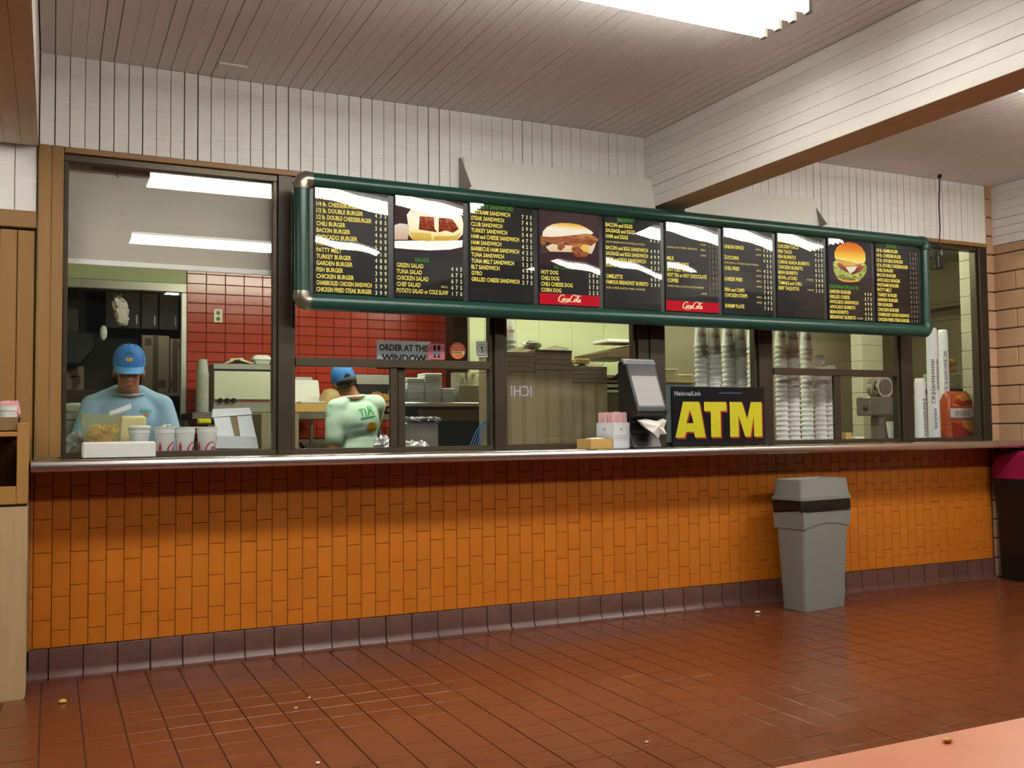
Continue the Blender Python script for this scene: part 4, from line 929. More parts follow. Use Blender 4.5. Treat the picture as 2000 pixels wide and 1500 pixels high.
solid('white_bowl', MB().lathe([(.045, 0), (.062, .02), (.066, .05), (.058, .062), (.02, .066)], (p.x-.002, 1.19, p.z-.0045), 24), mat('glazed_white', (214, 216, 206), .3), 'white covered bowl on the small steel shelf at the far left', 'bowl')
# white carton with brown slot
def quad_slab(pts, Y0, Y1): # pts image corners, front face leaning from Y0 (bottom) to Y1 (top)
    pass
by = .20
wc = thing('white_carton', 'open white takeaway carton standing on end with a brown slot, right of the foam cups', 'carton', (at(460, 870, by).x, by, IZ))
A = lambda px, py, Y: at(px, py, Y)
def slabq(name, m, corners, th=.006, back=.02):
    f = [A(*c) for c in corners]; bk = [p+Vector((0, back, 0)) for p in f]
    return MB().add(f+bk, [(0, 1, 2, 3), (7, 6, 5, 4), (0, 4, 5, 1), (1, 5, 6, 2), (2, 6, 7, 3), (3, 7, 4, 0)]).build(name, m, wc)
slabq('front_flap', WHITE_CARD, [(421, 876, by), (505, 876, by), (501, 852, by), (424, 852, by)], back=.16)
slabq('left_panel', WHITE_CARD, [(424, 854, by+.02), (458, 854, by+.02), (449, 814, by+.05), (418, 816, by+.05)])
slabq('right_panel', WHITE_CARD, [(470, 854, by+.02), (500, 852, by+.02), (491, 811, by+.05), (463, 813, by+.05)])
slabq('brown_slot', CARD, [(457, 855, by+.026), (471, 855, by+.026), (464, 812, by+.056), (448, 813, by+.056)])
slabq('lid_flap', WHITE_CARD, [(415, 815, by+.045), (493, 809, by+.045), (487, 796, by+.075), (416, 799, by+.075)], back=.05)
# roller blind
ya = .12; a, b = at(126, 508, ya), at(546, 546, ya); zt_, zb_ = 2.655, 2.118
bl = thing('roller_blind', 'grey white roller blind pulled down over the top of the left window', 'blind', (.6, ya, zb_))
BLIND = mat('blind_fabric', (196, 190, 178), .7, bump=.03, bscale=90)
MB().box(.052, 1.13, ya-.001, ya+.002, zb_+.03, zt_).build('fabric', BLIND, bl); MB().rbox(.052, 1.13, ya-.006, ya+.006, zb_, zb_+.03, .003).build('hem_bar', mat('blind_hem', (246, 246, 244), .4), bl)
a, b = at(180, 325, ya-.01), at(485, 356, ya-.01); MB().rbox(a.x, b.x, ya-.016, ya-.003, 2.625, 2.652, .002).build('wood_batten', mat('blind_batten', (150, 122, 92), .6, bump=.1, stretch=(.5, 5, 5)), bl)
p = at(228, 340, ya-.02); MB().tube([(p.x, ya-.02, 2.626), (p.x, ya-.02, 2.606), (p.x+.006, ya-.02, 2.598), (p.x+.010, ya-.02, 2.606)], .0022, 6).build('pull_hook', INK, bl)

# ================================================================== BACK AREA: shelf, toaster, dishes
SY = 2.35; sz = at(450, 804, SY).z
def back_shelf(name, label, pxa, pxb, py, Y0=SY, Y1=3.1, th=.055):
    z = at((pxa+pxb)/2, py, Y0).z; a, b = at(pxa, py, Y0).x, at(pxb, py, Y0).x
    t = thing(name, label, 'shelf', ((a+b)/2, (Y0+Y1)/2, 0))
    MB().rbox(a, b, Y0, Y1, z-th, z, .004).build('top', STEEL, t)
    for x in (a+.04, b-.06): MB().tube([(x, Y1-.1, 0), (x, Y1-.1, z-th)], .018, 10).build('leg', STEEL_DULL, t)
    return z, t
z1, _ = back_shelf('steel_shelf', 'long steel back shelf carrying the toaster and foam clamshells', 376, 660, 805)
z2, _ = back_shelf('steel_shelf', 'short steel back shelf carrying the bagged bread', 718, 800, 808)
a, b = at(500, 870, 1.9).x, at(546, 870, 1.9).x
solid('steel_side_panel', MB().rbox(a, b+.1, 1.7, 2.05, 0, at(520, 808, 1.9).z, .004), mat('beige_steel', (170, 158, 128), .4, .3), 'beige metal equipment panel behind the white carton', 'panel')
solid('wash_stand', MB().rbox(1.62, 2.35, 2.12, 2.6, 0, 1.02, .006), STEEL_DULL, 'steel wash stand under the back shelf behind the faucet', 'sink')
p = at(588, 876, 2.2)
fa = thing('faucet', 'chrome sink faucet with two knobs low in the order window', 'faucet', (p.x, 2.25, 1.0205))
MB().tube([(p.x, 2.3, 1.0205), (p.x, 2.3, 1.10), (p.x, 2.22, 1.125), (p.x, 2.13, 1.10)], .014, 10).build('spout', CHROME, fa, 60)
for dx in (-.08, .07): MB().lathe([(.018, 0), (.018, .05), (.028, .055), (.028, .085), (.01, .09)], (p.x+dx, 2.3, 1.0205), 12).build('knob', CHROME, fa, 40)
# toaster oven
ty = 2.5; xa, xb = at(416, 780, ty).x, at(529, 780, ty).x; zt_ = at(470, 710, ty).z; zb_ = z1+.0005
to = thing('toaster_oven', 'boxy steel toaster oven on the back shelf with a dull silver door', 'oven', ((xa+xb)/2, 2.7, zb_))
h_ = zt_-zb_; MB().rbox(xa, xb, ty, ty+.40, zb_, zt_, .006).build('body', STEEL_DULL, to)
MB().rbox(xa+.006, xb-.006, ty-.012, ty, zb_+.26*h_, zt_-.16*h_, .004).build('door', mat('toaster_door', (222, 224, 200), .4, .25, vary=.08, vscale=8), to)
MB().box(xa+.004, xb-.004, ty-.004, ty, zt_-.155*h_, zt_-.115*h_).build('door_slot', BLACK, to); MB().box(xa+.004, xb-.004, ty-.006, ty, zb_+.225*h_, zb_+.24*h_).build('red_line', E_RED, to)
for px in (430, 443, 456): MB().tube([at(px, 782, ty)+Vector((0, 0, 0)), at(px, 782, ty)+Vector((0, -.03, 0))], [.022, .016], 14).build('knob', BLACK, to, 40)
# foam clamshells
def clam(name, px, py, Y, w, d, label, rest, lid=0.0, hh=.075, group=None, yaw=0):
    p = at(px, py, Y); c = Vector((p.x, Y, rest)); t = thing(name, label, 'clamshell', c, group)
    T = Matrix.Translation(c) @ Matrix.Rotation(yaw, 4, 'Z'); mb = MB(); mb.T = T; r = .018
    def rg(i, z): return rring(-w/2+i, w/2-i, -d/2+i, d/2-i, z, r)
    mb.loft([rg(.022, 0), rg(.004, hh*.55), rg(0, hh*.55), rg(0, hh*.62), rg(.006, hh*.62), rg(.026, .006)]); mb.build('base', FOAM, t, 40)
    mb = MB(); mb.T = T @ Matrix.Translation((0, d/2, hh*.63)) @ Matrix.Rotation(-lid, 4, 'X') @ Matrix.Translation((0, -d/2, 0))
    mb.loft([rg(.004, 0), rg(0, 0), rg(0, hh*.08), rg(.02, hh*.42), rg(.024, hh*.45)] if lid == 0 else [rg(0, 0), rg(0, .006), rg(.02, hh*.5), rg(.024, hh*.53), rg(.03, hh*.5), rg(.008, .004)]); mb.build('lid', FOAM, t, 40)
    return t
clam('foam_clamshell', 510, 700, 2.66, .155, .14, 'small closed foam clamshell on top of the toaster oven', zt_+.0005)
mb = MB(); p0 = at(465, 700, 2.66)
rr = random.Random(9)
for k in range(6):
    mb = MB(); mb.T = Matrix.Translation((p0.x+.035*(k-2.5), 2.66+.02*(k % 2), zt_+.014+.012*(2-abs(k-2.5)))) @ Euler((rr.uniform(-.25, .1), (k-2.5)*.16, rr.uniform(-.6, .6))).to_matrix().to_4x4()
    mb.rbox(-.055, .055, -.05, .05, -.006, .008, .003); solid('wrapped_paper', mb, mat('waxed_paper', (216, 206, 172), .6), 'waxed sandwich paper heaped on the toaster oven, %s from the left' % NTH[k].replace('topmost', 'first'), 'paper', 'sandwich papers on the toaster')
t1 = at(608, 803, 2.5); xa, xb = at(572, 795, 2.45).x, at(645, 795, 2.45).x; zt3 = at(608, 788, 2.45).z
mb = MB(); mb.box(xa, xb, 2.45, 2.75, z1, z1+.004)
for q_ in ((xa, xb, 2.45, 2.454), (xa, xb, 2.746, 2.75), (xa, xa+.004, 2.45, 2.75), (xb-.004, xb, 2.45, 2.75)): mb.box(*q_, z1, zt3)
solid('cardboard_tray', mb, CARD_TAN, 'shallow tan cardboard tray on the back shelf under the open clamshells', 'tray')
clam('foam_clamshell', 606, 790, 2.6, .22, .2, 'open foam clamshell in the tan cardboard tray, lid up', z1+.0045, 1.9, .14)
clam('foam_clamshell', 570, 790, 2.72, .18, .18, 'open foam clamshell half hidden by the window post, left of the tray', z1+.0005, 1.75, .15)
clam('foam_clamshell', 594, 760, 2.9, .16, .14, 'small foam clamshell resting behind the open clamshells', z1+.12, 1.2, .1)
solid('clamshell_stack', MB().rbox(at(594, 760, 2.9).x-.06, at(594, 760, 2.9).x+.06, 2.82, 2.97, z1+.0005, z1+.119, .01), FOAM, 'foam block of unopened clamshells at the back of the shelf', 'clamshells')
p = at(646, 770, 2.6); mb = MB(); mb.T = Matrix.Translation((p.x, 2.6, z1+.10)) @ Matrix.Rotation(radians(20), 4, 'Y'); mb.lathe([(.03, -.09), (.08, -.07), (.10, 0), (.085, .07), (.03, .10)], (0, 0, 0), 20)
solid('bread_loaf', mb, mat('tan_loaf', (196, 168, 112), .6, vary=.15), 'round tan bundle left of the second worker on the back shelf', 'bread')
# grey cup stack and other bits
nested = MB().lathe([(.034, .002), (.036, 0), (.046, .105), (.049, .106), (.049, .118), (.045, .118)], (0, 0, 0), 20).mesh('cup', smooth=40); nested.materials.append(mat('grey_foam_cup', (176, 178, 166), .5))
p = at(395, 803, 2.45)
for k in range(19):
    o = bpy.data.objects.new('grey_cup', nested); COL.objects.link(o); o.rotation_euler = (pi, 0, 0); o.location = (p.x, 2.45, z1+.119+.0165*k)
    tag(o, nth(18-k)+' grey cup of the tall stack left of the toaster oven', 'cup', 'grey cup stack beside the toaster oven')
p = at(402, 822, 2.2); solid('yellow_sponge', MB().rbox(p.x-.05, p.x+.05, 2.26, 2.34, at(402, 829, 2.3).z, at(402, 818, 2.3).z, .012), mat('lemon_yellow', (232, 220, 30), .6), 'bright yellow packet under the back shelf behind the last cup', 'packet')
p2 = at(402, 830, 2.2); solid('lower_rail', MB().rbox(1.08, 1.5, 2.2, 2.9, at(402, 832, 2.2).z-.02, at(402, 829, 2.3).z-.001, .003), STEEL, 'narrow lower steel rack under the back shelf', 'rack')
for k, (px, py, s) in enumerate(((722, 785, .10), (742, 775, .115), (757, 786, .10), (735, 792, .08))):
    p = at(px, py, 2.55); crumple('bread_bag', (p.x, 2.5+.12*(k % 2), z2+s*.80), (s, .10, s*.86), mat('bread_bag_film', (160, 118, 70), .22, vary=.3, vscale=14), ('clear bag of brown rolls leaning by the second worker on the short shelf', 'upper clear bag of rolls before the black wall opening', 'clear bag of rolls at the right end of the short shelf', 'small low bag of rolls at the front left of the short shelf')[k], 'bread', 20+k, .14, 16, 'bagged bread on the short back shelf')
p = at(768, 775, 2.6); solid('lemon_bag', MB().rbox(p.x-.05, p.x+.06, 2.45, 2.6, z2+.001, at(770, 757, 2.45).z, .02), mat('pale_yellow_bag', (218, 206, 140), .4), 'pale yellow bread bag between the sliding window stiles', 'bread')
p = at(426, 617, 3.19)
ou = thing('wall_outlet', 'white electrical outlet on the red tile wall above the grey cups', 'outlet', (p.x, 3.19, p.z-.06))
MB().rbox(p.x-.036, p.x+.036, 3.186, 3.1955, p.z-.058, p.z+.058, .003).build('cover', mat('outlet_ivory', (226, 220, 190), .4), ou)
for dz_ in (-.026, .026): MB().tube([(p.x, 3.187, p.z+dz_), (p.x, 3.184, p.z+dz_)], [.018, .018], 14).build('socket', mat('outlet_dark', (90, 80, 60), .5), ou)
# store room
def carton(px0, px1, py0, py1, Y, d, label, rest=None, name='cardboard_carton', m=None):
    a, b = at(px0, py1, Y), at(px1, py0, Y); z0 = a.z if rest is None else rest
    t = thing(name, label, 'carton', ((a.x+b.x)/2, Y+d/2, z0)); m = m or CARD
    MB().rbox(a.x, b.x, Y, Y+d, z0, b.z, .006).build('box', m, t); cx_ = (a.x+b.x)/2
    MB().box(cx_-.025, cx_+.025, Y-.001, Y+.001, z0+.01, b.z-.005).build('tape', CARD_DARK, t); 
    MB().box(a.x+.03, a.x+.09, Y-.0012, Y, b.z-.10, b.z-.03).build('print_mark', CARD_DARK, t); MB().box(b.x-.10, b.x-.03, Y-.0012, Y, z0+.05, z0+.13).build('print_mark', CARD_DARK, t); return t
pl = thing('store_shelving', 'dim wire shelving in the store room behind the first worker', 'shelving', (.75, 4.9, 0))
zs = at(315, 768, 4.5).z
MB().rbox(.2, 1.35, 4.45, 5.2, zs-.03, zs, .004).build('shelf', STEEL_DULL, pl)
for x in (.22, 1.33): MB().tube([(x, 5.15, 0), (x, 5.15, 2.3)], .015, 8).build('post', STEEL_DULL, pl)
carton(276, 331, 656, 768, 4.5, .5, 'large brown carton on the store room shelf right of the blue cap', zs+.0005)
carton(332, 352, 662, 768, 4.5, .5, 'narrow brown carton beside the large one, next to the door post', zs+.0005)
sl_ = thing('store_stand', 'dark store room stand holding a small carton, far left', 'stand', (.1, 4.1, 0))
zs2 = at(148, 762, 3.9).z; MB().rbox(-.35, .42, 3.9, 4.4, .0, zs2, .005).build('body', DARKBROWN, sl_)
carton(128, 164, 716, 762, 3.95, .35, 'small brown carton on the dark stand at the far left', zs2+.0005)
hd = thing('range_hood', 'dark sloping range hood in the store room doorway, upper left', 'hood', (.1, 4.0, at(150, 712, 3.6).z))
a = at(128, 655, 3.6); b = at(200, 655, 3.6); c_ = at(128, 715, 3.6)
MB().prism([(-.5, a.z+.02), (b.x, a.z+.03), (b.x-.06, a.z-.10), (a.x+.12, c_.z+.02), (-.5, c_.z-.02)], 'y', 3.6, 4.3).build('canopy', BLACK_MAT, hd, bevel=.01)
MB().box(-.5, a.x+.10, 3.7, 4.2, a.z, KZ).build('duct', mat('hood_duct', (70, 60, 50), .4, .4), hd)
cbx = thing('wall_cupboards', 'row of dim wooden wall cupboards in the store room above the cartons', 'cupboard', (.9, 5.4, at(270, 640, 5.2).z))
za_, zb_ = at(270, 572, 5.2).z, at(270, 642, 5.2).z; xs_ = [at(px, 600, 5.2).x for px in (205, 240, 275, 310, 350)]
for i in range(4): MB().rbox(xs_[i]+.006, xs_[i+1]-.006, 5.2, 5.58, zb_, za_, .004).build('door', mat('cupboard_wood', (120, 102, 74), .5, vary=.1), cbx); MB().rbox(xs_[i+1]-.05, xs_[i+1]-.03, 5.18, 5.2, zb_+.04, zb_+.14, .003).build('handle', STEEL_DULL, cbx)
hz = at(232, 572, 3.4); 
tk = thing('hanging_cloth', 'white cloth hanging from two straps in the store room doorway', 'cloth', (hz.x, 3.4, at(240, 628, 3.4).z))
for pxa, pxb, pya, pyb in ((222, 227, 566, 606), (234, 240, 566, 596)): a, b = at(pxa, pyb, 3.4), at(pxb, pya, 3.4); MB().box(a.x, b.x, 3.39, 3.396, a.z, dz-.046).build('strap', mat('tan_strap', (190, 176, 130), .6), tk)
c0 = at(236, 606, 3.4); mb = MB(); mb.ell(c0, (.055, .04, .12), 16, 12); rr = random.Random(4)
mb.v = [Vector((v.x+.35*(c0.z-v.z)*.5, v.y, v.z))+Vector((rr.uniform(-.02, .02), rr.uniform(-.015, .015), rr.uniform(-.012, .012))) for v in mb.v]; mb.build('cloth', PAPER, tk, 60)
p = at(202, 650, 3.5); solid('white_lamp_globe', MB().ell((p.x, 3.5, p.z), (.03, .03, .065), 16, 12), mat('globe_white', (236, 236, 230), .3), 'white oblong object hanging by the dark hood', 'fitting')

# ================================================================== ORDER WINDOW: stickers, sign
def sign2(name, label, cat, pxa, pya, pxb, pyb, Y, m, group=None, th=.002):
    a, b = at(pxa, pyb, Y), at(pxb, pya, Y); t = thing(name, label, cat, ((a.x+b.x)/2, Y, a.z), group)
    MB().rbox(a.x, b.x, Y-th, Y, a.z, b.z, th*.3).build('card', m, t); return t, a, b.x-a.x, b.z-a.z
SIGNW = mat('sign_white', (196, 208, 214), .5)
t, a, w_, h_ = sign2('order_sign', 'white printed sign telling customers to order at this window', 'sign', 736, 668, 841, 721, .075, SIGNW, th=.003)
f = lambda u, v: (a.x+u, .0715, a.z+v)
Flat().text('ORDER AT THIS', .04*w_, .66*h_, .215*h_, .925*w_, 1.15, .045).text('WINDOW', .5*w_, .30*h_, .225*h_, None, 1.1, .045, 'c').lay(f, 'lettering', INK, t)
t, a2, w2_, h2_ = sign2('checked_sticker', 'red and white checked sticker with fork and knife on the order window', 'sticker', 835, 672, 868, 702, .031, mat('sticker_pink', (240, 196, 204), .5), th=.001)
F = Flat(); n = 11
for i in range(n): F.rect(w2_*(i+.1)/n, 0, w2_*(i+.55)/n, h2_); F.rect(0, h2_*(i+.1)/n, w2_, h2_*(i+.55)/n)
g = lambda d: (lambda u, v: (a2.x+u, .0296-d, a2.z+v)); F.lay(g(0), 'red_check', mat('sticker_red', (206, 84, 100), .5), t)
F = Flat()
for cx_ in (.42, .66):
    F.rect((cx_-.04)*w2_, .14*h2_, (cx_+.04)*w2_, .9*h2_); F.rect((cx_-.08)*w2_, .62*h2_, (cx_+.08)*w2_, .9*h2_); F.rect((cx_-.07)*w2_, .12*h2_, (cx_+.07)*w2_, .22*h2_)
F.lay(g(.0003), 'fork_and_knife', INK, t); Flat().rect(.25*w2_, .34*h2_, .72*w2_, .50*h2_).lay(g(.0006), 'blue_band', mat('sticker_blue', (120, 140, 190), .5), t)
a3, b3 = at(879, 702, .031), at(909, 668, .031); cx_, cz_ = (a3.x+b3.x)/2, (a3.z+b3.z)/2; rw, rh = (b3.x-a3.x)/2, (b3.z-a3.z)/2
t = thing('orange_sticker', 'round orange sticker on the order window glass', 'sticker', (cx_, .031, a3.z))
MB().tube([(cx_, .031, cz_), (cx_, .030, cz_)], [rw, rw], 32).build('disc', mat('sticker_orange', (224, 110, 56), .5), t)
f3 = lambda u, v: (cx_+u, .0296, cz_+v)
Flat().rect(-rw*.72, -rh*.42, rw*.84, -rh*.02).lay(f3, 'pale_band', mat('sticker_cream', (236, 214, 160), .5), t)
Flat().text('united', -rw*.05, -rh*.34, rh*.3, rw*1.3, 1, .02, 'c').lay(lambda u, v: (cx_+u, .0292, cz_+v), 'lettering', mat('sticker_green_print', (70, 90, 70), .5), t)
Flat().text('FAMILY', 0, rh*.42, rh*.2, rw*1.1, 1, .02, 'c').text('HONEST', 0, rh*.12, rh*.18, rw*1.2, 1, .02, 'c').lay(f3, 'small_lettering', mat('sticker_pale_orange', (246, 178, 130), .5), t)
t, a4, w4, h4 = sign2('emblem_sticker', 'white square sticker with a round grey emblem, rightmost on the order window', 'sticker', 930, 667, 952, 697, .031, mat('sticker_white', (214, 226, 220), .5), th=.001)
f4 = lambda u, v: (a4.x+u, .0296, a4.z+v); F = Flat()
for k in range(20):
    a_ = 2*pi*k/20; b_ = 2*pi*(k+.75)/20; R_, r_ = .36*w4, .29*w4; c_ = (.5*w4, .55*h4)
    F.poly([(c_[0]+R_*cos(a_), c_[1]+R_*sin(a_)), (c_[0]+R_*cos(b_), c_[1]+R_*sin(b_)), (c_[0]+r_*cos(b_), c_[1]+r_*sin(b_)), (c_[0]+r_*cos(a_), c_[1]+r_*sin(a_))])
F.disc(.5*w4, .6*h4, .13*w4, 12); F.rect(.44*w4, .36*h4, .6*w4, .52*h4)
for u0, v0, u1, v1 in ((.04, .96, .96, .98), (.04, .2, .96, .22), (.04, .2, .07, .98), (.93, .2, .96, .98), (.1, .07, .9, .13)): F.rect(u0*w4, v0*h4, u1*w4, v1*h4)
F.lay(f4, 'emblem', mat('sticker_grey_print', (84, 104, 104), .5), t)
# prep case behind the sliding window
PY = .85; xa, xb = at(785, 800, PY).x, at(952, 800, PY).x; zc = at(870, 786, PY).z
pcx = thing('prep_case', 'dark fronted refrigerated prep case under the foam clamshell stacks', 'prep case', ((xa+xb)/2, 1.1, 0))
MB().rbox(xa-.01, xb+.02, PY, 1.10, zc-.03, zc, .004).build('top_shelf', STEEL, pcx); MB().box(xa-.005, xb+.01, PY+.02, 1.08, 0, zc-.03).build('body', mat('case_dark', (42, 46, 54), .3), pcx)
MB().box(xa+.12, xb-.05, PY+.008, PY+.02, at(870, 822, PY).z, at(870, 800, PY).z).build('label_strip', mat('case_tan_label', (106, 88, 62), .5), pcx)
fs_ = MB().rbox(-.085, .085, -.08, .08, 0, .0165, .006).mesh('clamshell', smooth=30); fs_.materials.append(FOAM)
for gx, (pxl, pxr, pyt, lab) in enumerate(((783, 796, 756, 'clamshell blank of the low stack beside the sliding window stile'), (796, 831, 734, 'clamshell blank of the second tallest stack on the prep case'), (831, 866, 728, 'clamshell blank of the tallest stack on the prep case'), (866, 890, 756, 'clamshell blank of the low stack left of the utensil bin'))):
    a, b = at(pxl, 786, PY+.03).x, at(pxr, 786, PY+.03).x; ztp_ = at(pxl, pyt, PY+.03).z; n = max(1, int((ztp_-zc)/.0172))
    for k in range(n):
        o = bpy.data.objects.new('foam_clamshell', fs_); COL.objects.link(o); o.scale = ((b-a-.003)/.17, 1, 1); o.location = ((a+b)/2+random.uniform(-.001, .001), PY+.125, zc+.0005+.0172*k)
        tag(o, nth(n-1-k)+' '+lab, 'clamshell', 'clamshell stack %s' % ('one', 'two', 'three', 'four')[gx])
a, b = at(896, 785, PY+.05), at(944, 727, PY+.05); zm = at(920, 752, PY+.05).z
ub = thing('utensil_bin', 'steel bin of white plastic cutlery inside a clear box on the prep case', 'bin', ((a.x+b.x)/2, PY+.12, zc))
MB().rbox(a.x, b.x, PY+.05, PY+.2, zc+.0005, zm, .004).build('steel_bin', STEEL_DULL, ub)
mb = MB()
for q_ in ((a.x, b.x, PY+.05, PY+.053), (a.x, b.x, PY+.197, PY+.2), (a.x, a.x+.003, PY+.053, PY+.197), (b.x-.003, b.x, PY+.053, PY+.197)): mb.box(*q_, zm, b.z)
mb.build('clear_box', FROST, ub)
fk = MB().rbox(-.005, .005, -.002, .002, 0, .09, .001); fk.rbox(-.011, .011, -.003, .003, .085, .12, .002); fkm = fk.mesh('fork'); fkm.materials.append(mat('white_cutlery', (232, 232, 226), .4))
for k in range(12):
    o = bpy.data.objects.new('plastic_fork', fkm); COL.objects.link(o); o.location = (a.x+.025+.011*k, PY+.10+random.uniform(-.02, .03), zm+.001); o.rotation_euler = (random.uniform(-.25, .25), random.uniform(-.45, .45), random.uniform(0, 3)); o.scale = (1, 1, .72)
    tag(o, 'white plastic fork standing in the cutlery bin', 'cutlery', 'plastic cutlery in the steel bin')
G5 = ['first', 'second', 'third', 'fourth', 'fifth']
# foil-wrapped pan, lemons, blue strands imitating a reflection
xa, xb = at(786, 850, .5).x, at(855, 850, .5).x; zt_ = at(820, 824, .5).z
st_ = thing('order_counter', 'low steel counter just inside the sliding order window', 'counter', (2.2, .3, 0))
MB().rbox(1.93, 2.56, .095, .80, 1.04, 1.075, .004).build('top', STEEL_DULL, st_); MB().box(1.95, 2.55, .10, .76, 0, 1.04).build('cabinet', STEEL_DULL, st_)
OZ = 1.0755
solid('foil_pan', MB().rbox(xa, xb, .48, .75, OZ, zt_, .015), mat('grey_brown_wrap', (104, 98, 92), .4, bump=.5, bscale=14, vary=.3, vscale=20), 'grey wrapped bundle with foil along its top behind the sliding window', 'bundle')
for k, (px, py, r_) in enumerate(((797, 822, .045), (810, 815, .05), (824, 812, .055), (840, 816, .05), (850, 820, .035))):
    p = at(px, py, .55); crumple('foil_sheet', (p.x, .56, zt_+.012), (r_, .08, .02), SILVER, 'crumpled foil sheet on top of the grey bundle, %s from the left' % G5[k], 'foil', 40+k, .35, 14, 'foil sheets on the grey bundle')
for k, (px, Y_, r_, lab) in enumerate(((749, .45, .06, 'crumpled foil ball beside the second worker, left of the sliding window stile'), (768, .55, .055, 'crumpled foil ball squeezed between the two sliding window stiles'), (790, .36, .042, 'small foil ball at the foot of the grey bundle, left end'), (806, .33, .045, 'middle foil ball at the foot of the grey bundle'), (822, .34, .042, 'foil ball at the foot of the grey bundle, right end'))):
    p = at(px, 860, Y_); crumple('foil_ball', (p.x, Y_, OZ+r_*.9), (r_, r_*.8, r_), SILVER, lab, 'foil', 60+k, .3, 14, 'foil balls behind the order window')
for px in (838, 860):
    p = at(px, 874, .15); solid('yellow_cup', MB().lathe([(.026, 0), (.034, .035), (.036, .037), (.034, .04)], (p.x, .15, OZ), 18), mat('mustard_cup', (190, 160, 70), .4), 'mustard yellow sauce cup low behind the sliding glass, '+('left one' if px == 838 else 'right one'), 'cup', 'two mustard yellow sauce cups')
for k in range(5):  # blue strands modelled in place of a reflection in the glass
    pts = [at(918+k*5, 872, .3), at(928+k*4.5, 846, .32), at(942+k*3, 826, .34), at(962+k*1.5, 812, .36)]; pts[0].z = max(pts[0].z, OZ+.004)
    solid('blue_reflection_strand', MB().tube(pts, .0028, 6), mat('blue_reflection_strand', (60, 110, 180), .4), 'thin blue strand imitating a curved blue reflection in the sliding glass', 'strap', 'blue reflection strands at the sliding glass', 60)

# ================================================================== WINDOW 3: cartons
def flat_bundle(pxa, pxb, pyt, Y, d, label, n=7):
    a, b = at(pxa, 866, Y), at(pxb, pyt, Y); t = thing('cardboard_carton', label, 'carton', ((a.x+b.x)/2, Y+d/2, IZ))
    h = b.z-IZ; seam = IZ+h*.80
    MB().rbox(a.x, b.x, Y, Y+d, IZ, seam-.003, .004).build('lower_body', CARD, t); MB().box(a.x+.004, b.x-.004, Y+.006, Y+d, seam-.003, seam).build('seam', CARD_DARK, t)
    k = 4; hh = (b.z-seam)/k
    for i in range(k): MB().rbox(a.x+random.uniform(0, .004), b.x-random.uniform(0, .004), Y+random.uniform(0, .006), Y+d, seam+i*hh+.0008, seam+(i+1)*hh-.0008, .002).build('folded_flap', CARD, t)
    w = (b.x-a.x)
    for u in (.24, .62): MB().box(a.x+w*u, a.x+w*(u+.12), Y-.0008, Y+.002, IZ+.005, seam-.006).build('tape_strip', mat('carton_tape', (126, 110, 72), .5), t)
    MB().box(a.x+.004, b.x-.004, Y-.0008, Y+.002, IZ+h*.06, IZ+h*.066).build('crease', CARD_DARK, t)
    for u, tilt in ((.25, .35), (.72, -.3)):
        mb = MB(); mb.T = Matrix.Translation((a.x+w*u, Y+d*.4, b.z+.012)) @ Matrix.Rotation(tilt, 4, 'Y') @ Matrix.Rotation(.2, 4, 'X'); mb.rbox(-w*.24, w*.24, -d*.3, d*.3, -.002, .002, .001); mb.build('open_flap', CARD, t)
    return t, a.x, b.x, Y
tA = flat_bundle(972, 1046, 688, .24, .30, 'tall brown carton with pale blue lettering, nearest the order window')
flat_bundle(1047, 1118, 684, .26, .30, 'middle tall brown carton, the tallest of the three')
flat_bundle(1119, 1186, 716, .28, .30, 'shortest brown carton, right of the tall ones')
p = at(1038, 680, .4); crumple('paper_wad', (p.x, .4, at(1038, 682, .4).z+.025), (.07, .05, .03), PAPER, 'white paper wad lying on the tallest carton', 'paper', 77, .2)
p = at(1135, 705, .42); solid('tan_papers', MB().rbox(p.x-.06, p.x+.05, .38, .5, at(1135, 713, .38).z+.012, at(1135, 703, .38).z+.01, .006), mat('tan_paper', (216, 186, 120), .7), 'folded tan papers on the shortest carton', 'paper')
# cups in sleeves beside the partition, left of window 3
def sleeve_cup(px, pyt, pyb, Y, label, seg=20):
    a, b = at(px, pyb, Y), at(px, pyt, Y); 
    return Vector((a.x, Y, a.z)), b.z-a.z
# brown bracket shelf in front of the partition
Yb = 1.3; a, b = at(1187, 697, Yb), at(1262, 672, Yb)
sh = thing('bracket_shelf', 'brown wall shelf with a sloping underside holding papers, behind the napkin dispenser', 'shelf', ((a.x+b.x)/2, Yb+.2, a.z))
MB().prism([(a.x, a.z), (b.x, a.z), (b.x, at(1262, 670, Yb).z), (a.x, at(1187, 687, Yb).z)], 'y', Yb, Yb+.55).build('board', mat('brown_shelf_wood', (98, 74, 52), .5), sh)
MB().tube([(b.x-.06, Yb+.3, a.z), (b.x-.06, Yb+.3, a.z-.1), (b.x-.02, Yb+.5, a.z-.16)], .014, 8).build('bracket', DARKBROWN, sh)
solid('paper_stack', MB().rbox(at(1194, 683, Yb).x, b.x-.02, Yb+.04, Yb+.3, at(1262, 670, Yb).z+.001, at(1262, 670, Yb).z+.028, .005), PAPER, 'low stack of white paper on the brown bracket shelf', 'paper')
